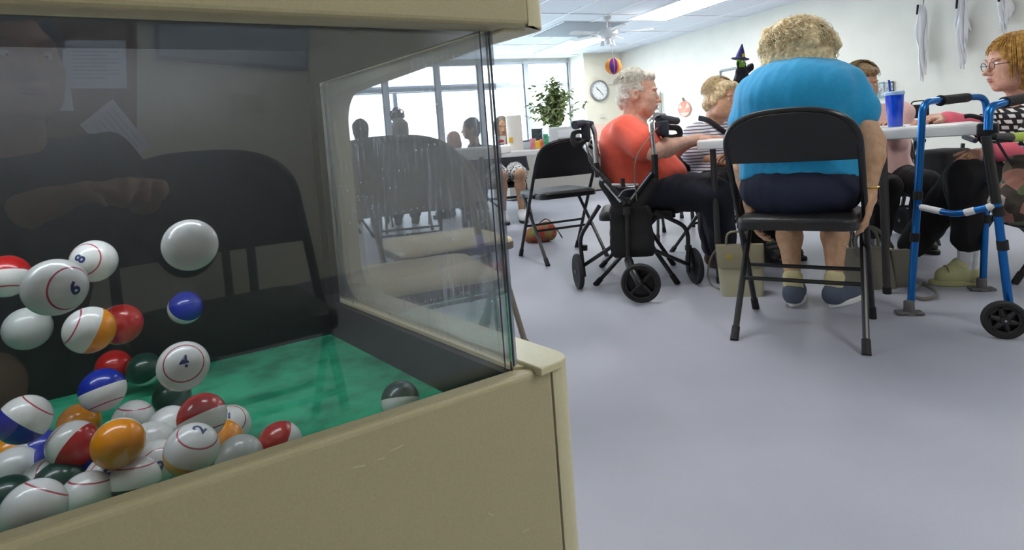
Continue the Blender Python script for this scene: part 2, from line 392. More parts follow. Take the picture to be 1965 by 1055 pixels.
# lining of the well
FZ = .541
mb = MB(); slab(mb, [mq(WM+.002,-.001,0), mq(-.004,-.001,0), mq(-.004,BD,0), mq(WM+.002,BD,0)], FZ-.012, FZ)
lf(mb, 'well_floor', M_green, smooth=False)
mb = MB(); slab(mb, [mq(WM+.002,BD-.006,0), mq(-.002,BD-.006,0), mq(-.002,BD+.004,0), mq(WM+.002,BD+.004,0)], FZ-.01, ZT0+.05)
slab(mb, [mq(WM+.002,.002,0), mq(WM+.012,.002,0), mq(WM+.012,BD,0), mq(WM+.002,BD,0)], FZ-.01, ZT0+.05)
slab(mb, [mq(WM+.01,.004,0) , mq(-.004,.004,0), mq(-.004,.008,0), mq(WM+.01,.008,0)], ZT0+.044, ZT0+.05)
slab(mb, [mq(-.006,.01,0), mq(-.001,.01,0), mq(-.001,BD-.006,0), mq(-.006,BD-.006,0)], ZT0-.004, ZT0+.05)
lf(mb, 'well_lining', M_black, smooth=False)
mb = MB()
slab(mb, [mq(-.010,.001,0), mq(-.001,.001,0), mq(-.001,BD-.006,0), mq(-.010,BD-.006,0)], FZ-.01, ZR-.003)
slab(mb, [mq(-.010,.400,0), mq(-.001,.400,0), mq(-.001,BD-.006,0), mq(-.010,BD-.006,0)], ZR-.003, ZT0)
lf(mb, 'side_lining', M_black, smooth=False)
# blower duct at the left of the well
mb = MB(); c = mq(-.56, .22, FZ); mb.lathe([(.062,0), (.062,.012), (.055,.018), (.05,.012), (.05,.001)], c, seg=32); lf(mb, 'blower_ring', M_black)
# window frame in the side panel
def sq(b, z): return (b, z)
ol = [(-.03,ZR-.004), (BD+.04,ZR-.004), (BD+.04,ZT0-.006), (-.012,ZT0-.003), (-.012,.9085)]
r = .045; B0 = .395; zt, zb = .893, ZR+.004
ol += [(B0-r + r*math.sin(rad(a)), zt-r + r*math.cos(rad(a))) for a in range(0, 91, 10)]
ol += [(B0-r + r*math.cos(rad(a)), zb+r - r*math.sin(rad(a))) for a in range(0, 91, 10)]
ol += [(-.03, zb)]
mb = MB()
O = mq(0,0,0,0,.008); outl = ol
mb.prism(outl, O, e2, (0,0,1), .028)
lf(mb, 'side_frame', M_trim, angle=30, bevel=.005)
# canopy
plc = [mq(WM-.02,0,0,FO+.002), mq(0,0,0,FO+.002)*0+cP-e1*.002+nf*.002]
mb = MB(); slab(mb, [mq(WM-.02,.0,0,FO+.002), cP-e1*.0015+nf*.002, mq(0,.01,0,0,.028), mq(WM-.02,.01,0,0)], ZT0-.004, 1.20); lf(mb, 'canopy_front', M_beige, smooth=False, bevel=.005)
cC = cF
pl = [cP+nf*.002, cC-e1*.03+nf*.002]
for k in range(7):
    t = k/6; pl.append((cC-e1*.03)*(1-t)**2 + cC*2*t*(1-t) + (cC+e2*.03)*t*t)
pl += [mq(0,BD+.04,0,0,SO), mq(0,BD+.04,0,0,.0), mq(0,.01,0,0,.0), mq(0,.005,0,0,.02)]
mb = MB(); slab(mb, pl, ZT0-.004, 1.20); lf(mb, 'canopy_side', M_trim, angle=50, bevel=.005)
mb = MB(); slab(mb, [mq(WM,.0,0), mq(-.002,.0,0), mq(-.002,BD,0), mq(WM,BD,0)], ZT0+.045, ZT0+.06); lf(mb, 'canopy_ceiling', M_black, smooth=False)
mb = MB(); slab(mb, [mq(WM,.012,0), mq(-.0,.012,0), mq(.0,BD,0), mq(WM,BD,0)], 1.18, 1.199); lf(mb, 'canopy_top', M_beige, smooth=False)
# the blower's own lamp behind the canopy lip
M_bl = mat('blower_lamp', (235,245,255), .4, emit=22)
mb = MB(); mb.tube([mq(-.62,.13,ZT0+.034), mq(-.10,.13,ZT0+.034)], .008, 10); lf(mb, 'lamp_tube', M_bl)
# glass
mb = MB(); slab(mb, [mq(WM,.0,0,.0), mq(-.001,.0,0,.0), mq(-.001,.0,0,-.004), mq(WM,.0,0,-.004)], ZR-.01, ZT0+.004); lf(mb, 'front_glass', M_glF, smooth=False)
mb = MB(); slab(mb, [mq(.001,.0,0,0,0), mq(.001,.0,0,0,.004), mq(.001,B0+.01,0,0,.004), mq(.001,B0+.01,0,0,0)], ZR-.003, ZT0-.005); lf(mb, 'side_glass', M_glS, smooth=False)
mb = MB()
mb.tube([mq(.001,0,ZR+.0005), mq(.001,0,ZT0-.005)], .0011, 6); mb.tube([mq(-.009,0,ZR+.0005,.0005), mq(-.009,0,ZT0-.005,.0005)], .0006, 6)
lf(mb, 'glass_edge', M_gedge)
# small scratches on the front panel
M_scr = mat('scratch', (226,220,196), .6)
def panel_pt(x, y):
    d = ray(x, y); o = Vector((0,0,EYE)); q = mq(0,0,0,FO+.0003); return o + d*((q-o).dot(nf)/d.dot(nf))
for a, b in (((748,866),(775,853)), ((676,898),(700,893)), ((726,882),(738,878)), ((1004,1020),(1015,1014)), ((938,985),(946,990))):
    mb = MB(); mb.tube([panel_pt(*a), panel_pt(*b)], .0003, 5); lf(mb, 'scratch', M_scr)

# ---------------------------------------------------------------- bingo balls
M_bw = mat('ball_white', (226,226,222), .25, coat=.3)
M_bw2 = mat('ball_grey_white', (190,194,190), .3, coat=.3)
BC = {'red': mat('ball_red', (184,34,30), .25, coat=.3), 'blue': mat('ball_blue', (24,48,160), .25, coat=.3), 'orange': mat('ball_orange', (240,150,20), .25, coat=.3),
      'green': mat('ball_green', (20,62,48), .3, coat=.3), 'white': M_bw, 'grey': M_bw2}
M_ring = mat('ball_ring', (178,52,72), .3, coat=.3); M_num = mat('ball_number', (52,60,110), .4)
BR = .0190
def ball_mesh(col):
    seg = 40; h = 48; V = []; F = []; MI = []
    V.append((0,0,BR))
    for i in range(1, h):
        for k in range(seg):
            th, ph = PI*i/h, 2*PI*k/seg; V.append((BR*math.sin(th)*math.cos(ph), BR*math.sin(th)*math.sin(ph), BR*math.cos(th)))
    V.append((0,0,-BR))
    def mi(i): th = (i+.5)/h*180; return 1 if 44 < th < 49 else (2 if th > 93 else 0)
    for k in range(seg): F.append((0,1+k,1+(k+1)%seg)); MI.append(0)
    for i in range(h-2):
        for k in range(seg): F.append((1+i*seg+k,1+(i+1)*seg+k,1+(i+1)*seg+(k+1)%seg,1+i*seg+(k+1)%seg)); MI.append(mi(i+1))
    L = len(V)-1; b = 1+(h-2)*seg
    for k in range(seg): F.append((L,b+(k+1)%seg,b+k)); MI.append(2)
    me = bpy.data.meshes.new('bingo_ball'); me.from_pydata(V, [], F)
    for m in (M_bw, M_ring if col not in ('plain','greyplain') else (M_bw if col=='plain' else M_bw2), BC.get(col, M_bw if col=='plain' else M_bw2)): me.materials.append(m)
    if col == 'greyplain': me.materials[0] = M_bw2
    me.polygons.foreach_set('material_index', MI); me.shade_smooth(); return me
import bmesh
def digit_mesh(txt):
    cu = bpy.data.curves.new('t', 'FONT'); cu.body = txt; cu.size = .0125; cu.align_x = 'CENTER'; cu.align_y = 'CENTER'; cu.offset = .0004; cu.resolution_u = 3
    o = bpy.data.objects.new('t', cu); COL.objects.link(o); bpy.context.view_layer.update()
    me = bpy.data.meshes.new_from_object(o); bpy.data.objects.remove(o); bpy.data.curves.remove(cu)
    bm = bmesh.new(); bm.from_mesh(me); bmesh.ops.triangulate(bm, faces=bm.faces[:]); bmesh.ops.subdivide_edges(bm, edges=bm.edges[:], cuts=2)
    for v in bm.verts: v.co = Vector((v.co.x, v.co.y, math.sqrt(max(0, BR**2-v.co.x**2-v.co.y**2)))).normalized()*(BR+.00012)
    bm.to_mesh(me); bm.free(); me.materials.clear(); me.materials.append(M_num); me.name = 'number'; return me
BM = {}; DM = {}
def ball(x, y, r, col, pole, label, num=None, spin=0):
    if col not in BM: BM[col] = ball_mesh(col)
    d = ray(x, y); o = Vector((0,0,EYE)); tg = (K0-o).dot(nf)/d.dot(nf)     # where the view line meets the front glass
    depth = FPX*BR/r
    t = depth; p = o + d*t
    clear = (K0-p).dot(nf)
    if clear < BR+.005: p = o + d*(tg*1.0); step = 0; 
    while (K0-p).dot(nf) < BR+.005: p += d*.002
    while p.z < FZ+BR+.0005 and (K0-p).dot(nf) > BR+.006: p -= d*.002
    tw = -(p-o).normalized(); rg_ = Vector((0,0,1)).cross(tw).normalized(); rg_ = (cr - tw*cr.dot(tw)).normalized(); up_ = tw.cross(rg_)
    z = (rg_*pole[0] + up_*pole[1] + tw*pole[2]).normalized()
    q = z.to_track_quat('Z', 'Y')
    ob = bpy.data.objects.new('bingo_ball', BM[col]); COL.objects.link(ob); ob.location = p
    ob.rotation_mode = 'QUATERNION'; from mathutils import Quaternion
    ob.rotation_quaternion = q @ Quaternion((0,0,1), rad(spin))
    tag(ob, label, 'bingo ball', 'bingo balls in the blower')
    if num:
        if num not in DM: DM[num] = digit_mesh(num)
        n = bpy.data.objects.new('number', DM[num]); COL.objects.link(n); n.parent = ob
    return ob
ball(365,470,51,'plain',(0,-.2,-1),'large plain white ball flying highest in the blower')
ball(12,530,40,'red',(.1,-1,.3),'red topped ball with white underside flying at the left edge')
ball(106,551,54,'white',(.55,-.05,.8),'white ball with pink ring and blue number flying at left','6',20)
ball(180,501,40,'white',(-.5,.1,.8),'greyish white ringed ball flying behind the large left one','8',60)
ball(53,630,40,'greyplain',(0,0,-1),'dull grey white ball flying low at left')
ball(172,633,44,'orange',(-1,.25,.25),'ball half white half orange touching the red flying one')
ball(232,622,38,'red',(-.4,-.1,-1),'plain red ball flying beside the half orange one')
ball(356,590,31,'blue',(-.3,-.6,-.8),'dark blue ball flying below the highest white ball')
ball(352,702,46,'orange',(0,.15,1),'white ball with faint ring and number flying above the red topped one','4')
ball(218,703,31,'red',(0,-.6,-1),'small dark red ball peeking from behind the blue flying one')
ball(197,748,40,'blue',(.45,-1,.1),'bright blue ball with white underside above the pile')
ball(330,762,34,'green',(.1,-.5,-1),'dark green ball hovering left of the red topped one')
ball(276,708,31,'green',(.5,-.5,-1),'dim dark green ball floating deep in the blower')
ball(768,768,36,'green',(.1,-1,.1),'lone dark green and white ball at the right of the well floor')
ball(47,805,45,'blue',(.5,.85,.15),'half blue half white ball at the left of the pile')
ball(152,812,32,'orange',(0,-.5,-1),'dim orange ball behind the red and the orange one')
ball(256,806,37,'green',(-.1,.95,.25),'white over green ball right of the blue flying one')
ball(140,853,44,'red',(-.9,.45,-.35),'glossy red ball with thin white edge in the pile')
ball(227,850,46,'orange',(0,.3,-1),'bright glossy orange ball in the middle of the pile')
ball(25,872,35,'orange',(0,-1,-.4),'orange ball at the far left under the half blue one')
ball(28,902,37,'plain',(0,-.5,-.8),'plain white ball at the left edge of the pile')
ball(78,868,33,'blue',(-.5,-.6,-.2),'blue and white ball wedged behind the red one')
ball(326,818,33,'plain',(-.4,.2,-1),'plain white ball half hidden behind the red topped one')
ball(388,800,44,'red',(.45,-.9,.1),'red topped white bottomed ball on top of the pile')
ball(441,817,32,'white',(-.1,.35,1),'white ringed ball with number right of the red topped one','7',20)
ball(368,863,52,'orange',(.15,.75,.65),'large ringed ball with orange underside at the front glass','2',10)
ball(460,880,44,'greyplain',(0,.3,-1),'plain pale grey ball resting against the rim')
ball(424,846,26,'orange',(0,.3,-1),'small bit of orange ball between the ringed one and the grey')
ball(537,852,41,'red',(.85,-.3,-.3),'red ball with white side at the right end of the pile')
ball(303,890,41,'white',(.1,-.15,1),'white ball numbered nine beside the large ringed one','9',-10)
ball(212,916,33,'white',(-.1,.1,1),'white ball numbered five under the orange one','5',10)
ball(258,925,45,'green',(-.2,.95,.2),'white over dark green ball at the rim')
ball(166,955,46,'white',(-.1,1,.25),'white ball with dark red ring beside the white over green one')
ball(112,932,38,'green',(0,-.5,-1),'dark green ball between two ringed white ones')
ball(92,925,41,'white',(.3,.5,.9),'white ringed ball behind the dark green one')
ball(65,978,55,'white',(.25,.95,.1),'large white ringed ball at the bottom left rim')
ball(14,962,41,'green',(0,-.5,-1),'dark green ball at the left picture edge against the rim')
for i, (x, y, r, c, l) in enumerate([(290,850,33,'white','white ball deep between the orange and the ringed ones'), (110,880,33,'blue','blue ball showing below the glossy red one'), (190,890,33,'blue','blue ball in shade under the bright orange one'), (180,868,32,'red','red ball in shade behind the bright orange one')]):
    ball(x, y, r, c, (0,-.4,-1), l)
# ================================================================= smooth solid modelling (used for people, clothes and soft things)
def V3(p): return np.array([p[0], p[1], p[2]], dtype=np.float32)
class Solid:
    """A smoothly blended solid: cones and ellipsoids are merged, cut and meshed as one continuous surface."""
    def __init__(s): s.ops = []
    def cone(s, a, b, ra, rb, k=.015): s.ops.append(('c', V3(a), V3(b), ra, rb, k)); return s
    def path(s, pts, rs, k=.01):
        if not isinstance(rs, (list, tuple)): rs = [rs]*len(pts)
        for i in range(len(pts)-1): s.cone(pts[i], pts[i+1], rs[i], rs[i+1], k)
        return s
    def ell(s, c, r, ax=None, k=.015, neg=False):   # ax = three axes as rows
        A = np.eye(3, dtype=np.float32) if ax is None else np.array([list(Vector(v).normalized()) for v in ax], dtype=np.float32)
        s.ops.append(('n' if neg else 'e', V3(c), np.array(r, dtype=np.float32), A, k)); return s
    def cut(s, p, n, k=.004): s.ops.append(('p', V3(p), V3(Vector(n).normalized()), k)); return s   # removes what lies beyond p along n
    def bounds(s, pad):
        lo = np.full(3, 1e9); hi = -lo
        for o in s.ops:
            if o[0] == 'c':
                for q, r in ((o[1], o[3]), (o[2], o[4])): lo = np.minimum(lo, q-r); hi = np.maximum(hi, q+r)
            elif o[0] == 'e':
                e = np.abs(o[3].T) @ o[2]; lo = np.minimum(lo, o[1]-e); hi = np.maximum(hi, o[1]+e)
        return lo-pad, hi+pad
    def mesh(s, res, disp=None, name='solid', offset=0.0):
        lo, hi = s.bounds(.012+res*2+abs(offset)); n = np.ceil((hi-lo)/res).astype(int)+1
        ax = [lo[i] + res*np.arange(n[i], dtype=np.float32) for i in range(3)]
        D = np.full(tuple(n), .08, dtype=np.float32)
        for o in s.ops:
            if o[0] == 'p':
                q = (ax[0][:,None,None]-o[1][0])*o[2][0] + (ax[1][None,:,None]-o[1][1])*o[2][1] + (ax[2][None,None,:]-o[1][2])*o[2][2]
                D = np.maximum(D, q.astype(np.float32)); continue
            k = o[-1]
            if o[0] == 'c': l = np.minimum(o[1]-o[3], o[2]-o[4]); h = np.maximum(o[1]+o[3], o[2]+o[4])
            else: e = np.abs(o[3].T) @ o[2]; l, h = o[1]-e, o[1]+e
            l = l-k-.02; h = h+k+.02
            i0 = np.clip(((l-lo)/res).astype(int), 0, n); i1 = np.clip(((h-lo)/res).astype(int)+2, 0, n)
            if (i1 <= i0).any(): continue
            sl = tuple(slice(a, b) for a, b in zip(i0, i1))
            X = ax[0][sl[0]][:,None,None]; Y = ax[1][sl[1]][None,:,None]; Z = ax[2][sl[2]][None,None,:]
            if o[0] == 'c':
                a, b, ra, rb = o[1:5]; ab = b-a; L = float(ab@ab)+1e-9
                px, py, pz = X-a[0], Y-a[1], Z-a[2]
                t = np.clip((px*ab[0]+py*ab[1]+pz*ab[2])/L, 0, 1)
                d = np.sqrt((px-ab[0]*t)**2+(py-ab[1]*t)**2+(pz-ab[2]*t)**2) - (ra+(rb-ra)*t)
            else:
                c, r, A = o[1:4]; px, py, pz = X-c[0], Y-c[1], Z-c[2]
                q = [A[i][0]*px+A[i][1]*py+A[i][2]*pz for i in range(3)]
                k0 = np.sqrt(sum((q[i]/r[i])**2 for i in range(3))); k1 = np.sqrt(sum((q[i]/r[i]**2)**2 for i in range(3)))+1e-6
                d = k0*(k0-1)/k1
            E = D[sl]
            if o[0] == 'n':
                hh = np.clip(.5-.5*(E+d)/k, 0, 1); D[sl] = E*(1-hh) + (-d)*hh + k*hh*(1-hh)
            else:
                hh = np.clip(.5+.5*(E-d)/k, 0, 1); D[sl] = E*(1-hh) + d*hh - k*hh*(1-hh)
        D -= offset
        if disp is not None:
            near = np.abs(D) < .03; ii = np.nonzero(near)
            D[ii] += disp(ax[0][ii[0]], ax[1][ii[1]], ax[2][ii[2]]).astype(np.float32)
        D[0] = D[-1] = .05; D[:,0] = D[:,-1] = .05; D[:,:,0] = D[:,:,-1] = .05
        return surface(D, lo, res)
def surface(D, lo, res):
    ins = D < 0
    cnt = np.zeros(tuple(q-1 for q in D.shape), np.uint8)
    for a in (0,1):
        for b in (0,1):
            for c in (0,1): cnt += ins[a:a+cnt.shape[0], b:b+cnt.shape[1], c:c+cnt.shape[2]]
    act = (cnt > 0) & (cnt < 8); I, J, K = np.nonzero(act)
    idx = np.full(cnt.shape, -1, np.int32); idx[I,J,K] = np.arange(len(I))
    P_ = np.zeros((len(I), 3)); N_ = np.zeros(len(I))
    cor = [(a,b,c) for a in (0,1) for b in (0,1) for c in (0,1)]
    for x in range(8):
        for y in range(x+1, 8):
            if sum(abs(cor[x][i]-cor[y][i]) for i in range(3)) != 1: continue
            da = D[I+cor[x][0], J+cor[x][1], K+cor[x][2]]; db = D[I+cor[y][0], J+cor[y][1], K+cor[y][2]]
            m = (da < 0) != (db < 0); t = np.where(m, da/(da-db+1e-12), 0)
            for i in range(3): P_[:,i] += np.where(m, cor[x][i]+(cor[y][i]-cor[x][i])*t, 0)
            N_ += m
    P_ = P_/N_[:,None] + np.stack([I,J,K], 1); V = P_*res + lo
    F = []
    for axis in range(3):
        sh = [slice(1,-1)]*3; sh[axis] = slice(0,-1); a = ins[tuple(sh)]; s2 = list(sh); s2[axis] = slice(1,None); b = ins[tuple(s2)]
        e = np.nonzero(a != b); base = [e[i] + (0 if i == axis else 1) for i in range(3)]
        flip = a[e]
        u, v = [(1,2),(2,0),(0,1)][axis]
        def at(du, dv):
            q = [base[0].copy(), base[1].copy(), base[2].copy()]; q[u] -= du; q[v] -= dv
            return idx[q[0], q[1], q[2]]
        Q = np.stack([at(0,0), at(1,0), at(1,1), at(0,1)], 1)
        Q[~flip] = Q[~flip][:, ::-1]; F.append(Q)
    F = np.concatenate(F); F = F[(F >= 0).all(1)]
    return V, F
def mesh_of(name, VF_, m, parent=None, smooth_it=0):
    V, F = VF_
    me = bpy.data.meshes.new(name)
    org = np.array(parent.matrix_world.translation) if parent is not None else None
    if parent is not None:
        inv = np.array(parent.matrix_world.inverted()); V = V @ inv[:3,:3].T + inv[:3,3]
    me.vertices.add(len(V)); me.vertices.foreach_set('co', V.astype(np.float32).ravel())
    me.loops.add(len(F)*4); me.loops.foreach_set('vertex_index', F.astype(np.int32).ravel())
    me.polygons.add(len(F)); me.polygons.foreach_set('loop_start', np.arange(0, len(F)*4, 4, dtype=np.int32)); me.polygons.foreach_set('loop_total', np.full(len(F), 4, np.int32))
    me.update(calc_edges=True); me.validate(); me.shade_smooth(); me.materials.append(m)
    o = bpy.data.objects.new(name, me); COL.objects.link(o)
    if parent is not None: o.parent = parent
    if smooth_it:
        sm = o.modifiers.new('s', 'SMOOTH'); sm.factor = .5; sm.iterations = smooth_it
    return o
def waves(amp, f, seed=0, stretch=(1,1,1)):
    rg = np.random.RandomState(seed); ks = [(rg.randn(3)*f*s_, rg.rand()*6.28, a_) for s_, a_ in ((1,1),(1,1),(1.8,.6),(1.8,.6),(3,.35),(3.3,.35))]
    def g(x, y, z):
        x, y, z = x*stretch[0], y*stretch[1], z*stretch[2]
        return amp*sum(a*np.sin(k[0]*x+k[1]*y+k[2]*z+p) for k, p, a in ks)/2
    return g

M_skin = {}
def skin(name, c, c2=None):
    if name not in M_skin:
        m = mat('skin_'+name, c, .5, c2=c2 or tuple(int(v*.93) for v in c), vscale=45, bump=.12, bscale=160, spec=.35)
        b = m.node_tree.nodes['Principled BSDF']; b.inputs['Subsurface Weight'].default_value = .12; b.inputs['Subsurface Radius'].default_value = (.012,.005,.003); b.inputs['Subsurface Scale'].default_value = .5
        M_skin[name] = m
    return M_skin[name]
M_eyew = mat('eye_white', (222,215,208), .2); M_iris = mat('eye_iris', (58,52,46), .2); M_lip = mat('lips', (176,110,104), .45); M_brow = mat('eyebrow', (150,128,104), .8)

class Head:
    def __init__(s, c, face, up=(0,0,1), sc=1.0):
        s.c = Vector(c); F = Vector(face).normalized(); U = Vector(up); U = (U-F*U.dot(F)).normalized(); s.F, s.U, s.L = F, U, U.cross(F); s.s = sc
    def p(s, l, f, u): return s.c + (s.L*l + s.F*f + s.U*u)*s.s
    def ax(s): return (s.L, s.F, s.U)
def head_ops(S, h, jowl=1.0):
    k = h.s; ax = h.ax(); e = lambda c, r, kk=.015, neg=False: S.ell(h.p(*c), [q*k for q in r], ax, kk*k, neg)
    e((0,-.008,.03), (.074,.095,.092)); e((0,.022,-.03), (.062,.066,.072), .02); e((0,.040,-.066), (.046,.044,.036), .02)
    e((0,.068,-.088), (.020,.016,.015), .015)
    for q in (-1, 1):
        e((q*.038,.050,-.020), (.026,.026,.030), .035)           # cheek
        e((q*.040*jowl,.034,-.068), (.022,.028,.022), .035)      # jowl
        e((q*.031,.097,.013), (.018,.014,.012), .012, True)      # eye socket
        e((q*.031,.071,.011), (.015,.013,.011), .006)            # lids
        e((q*.029,.078,.034), (.022,.012,.007), .010)            # brow ridge
        S.ell(h.p(q*.077,-.012,-.003), [.009*k,.019*k,.030*k], ax, .006*k); S.ell(h.p(q*.084,-.006,.0), [.005*k,.009*k,.016*k], ax, .004*k, True)
    S.cone(h.p(0,.080,.022), h.p(0,.104,-.018), .007*k, .010*k, .010*k); S.ell(h.p(0,.108,-.022), [.011*k,.011*k,.009*k], ax, .006*k)
    for q in (-1, 1): S.ell(h.p(q*.011,.096,-.026), [.007*k,.009*k,.007*k], ax, .005*k)
    e((0,.076,-.050), (.028,.017,.020), .012)
    e((0,.093,-.046), (.021,.006,.005), .005); e((0,.092,-.056), (.019,.006,.005), .005)
    e((0,.102,-.051), (.022,.006,.0016), .003, True)
def face_parts(root, h, lips=M_lip, brow=M_brow):
    k = h.s
    for q in (-1, 1):
        mb = MB(); d = h.F; R = Matrix((h.L, h.F, h.U)).transposed()
        c = h.p(q*.031, .0725, .012)
        mb.sphere(c, .0125*k, 16, m=M_eyew); mb.sphere(h.p(q*.030, .0822, .011), .0045*k, 10, R=R, sc=(1.1,.6,1.1), m=M_iris)
        inv = root.matrix_world.inverted(); mb.v = [tuple(inv @ Vector(v)) for v in mb.v]; mb.build('eye', None, root)
        mb = MB(); mb.tube([h.p(q*.014,.089,.032), h.p(q*.030,.090,.039), h.p(q*.048,.074,.034)], [.002*k,.0032*k,.0015*k], 6, flat=(.5,1.2))
        mb.v = [tuple(inv @ Vector(v)) for v in mb.v]; mb.build('eyebrow', brow, root)
    S = Solid(); S.ell(h.p(0,.096,-.0465), [.0195*k,.0050*k,.0038*k], h.ax(), .002); S.ell(h.p(0,.095,-.0555), [.0175*k,.0052*k,.0042*k], h.ax(), .002)
    mesh_of('lips', S.mesh(.0016), lips, root)
def hand_ops(S, w, d, up, side, sc=1.0, curl=.3, spread=.09, thumb_out=.6, two=False):
    """palm and five fingers: w wrist, d direction of the fingers, up back-of-hand direction, side +1 when the thumb lies on up x d"""
    w = Vector(w); d = Vector(d).normalized(); up = Vector(up); up = (up-d*up.dot(d)).normalized(); lat = up.cross(d)*side
    S.cone(w, w+d*.03*sc, .023*sc, .026*sc, .012)
    S.ell(w+d*.050*sc, [.042*sc,.046*sc,.015*sc], (lat, d, up), .014)
    S.ell(w+d*.035*sc+lat*.024*sc-up*.006*sc, [.018*sc,.030*sc,.015*sc], (lat, d, up), .012)
    for i, (off, L, r) in enumerate(((.030,.072,.0085),(.010,.080,.0088),(-.011,.074,.0084),(-.030,.060,.0074))):
        a = w + d*(.088-.006*abs(i-1))*sc + lat*off*sc; dd = (d + lat*off*spread/.03).normalized(); q = a; ang = curl*.6
        S.cone(w+d*.05*sc+lat*off*.8*sc, a, .010*sc, r*1.1*sc, .006)
        for j, f in enumerate((.45,.31,.24)):
            dir_ = dd*math.cos(ang) - up*math.sin(ang); nx = q + dir_*L*f*sc; S.cone(q, nx, r*(1-.08*j)*sc, r*(1-.08*(j+1))*sc, .004); q = nx; ang += curl*.9
    t0 = w+d*.022*sc+lat*.030*sc-up*.004*sc; t1 = t0 + (d*.75+lat*thumb_out-up*.15).normalized()*.038*sc; t2 = t1 + (d+lat*thumb_out*.4-up*.1).normalized()*.030*sc; t3 = t2 + (d+lat*.1-up*.1).normalized()*.022*sc
    S.cone(t0,t1,.013*sc,.0105*sc,.010); S.cone(t1,t2,.0105*sc,.0095*sc,.004); S.cone(t2,t3,.0095*sc,.0080*sc,.004)
def hair_strands(root, name, m, pts_fn, n, seed):
    rg = random.Random(seed); mb = MB()
    for i in range(n): p, r = pts_fn(rg); mb.tube(p, r, 5)
    inv = root.matrix_world.inverted(); mb.v = [tuple(inv @ Vector(v)) for v in mb.v]; return mb.build(name, m, root, angle=180)
def wpart(root, mb, name, m=None, **k):
    inv = root.matrix_world.inverted(); mb.v = [tuple(inv @ Vector(v)) for v in mb.v]; return mb.build(name, m, root, **k)
def wsub(root, par, mb, name, m=None, **k):
    inv = root.matrix_world.inverted(); mb.v = [tuple(inv @ Vector(v)) for v in mb.v]; o = mb.build(name, m, root, **k); o.parent = par; return o
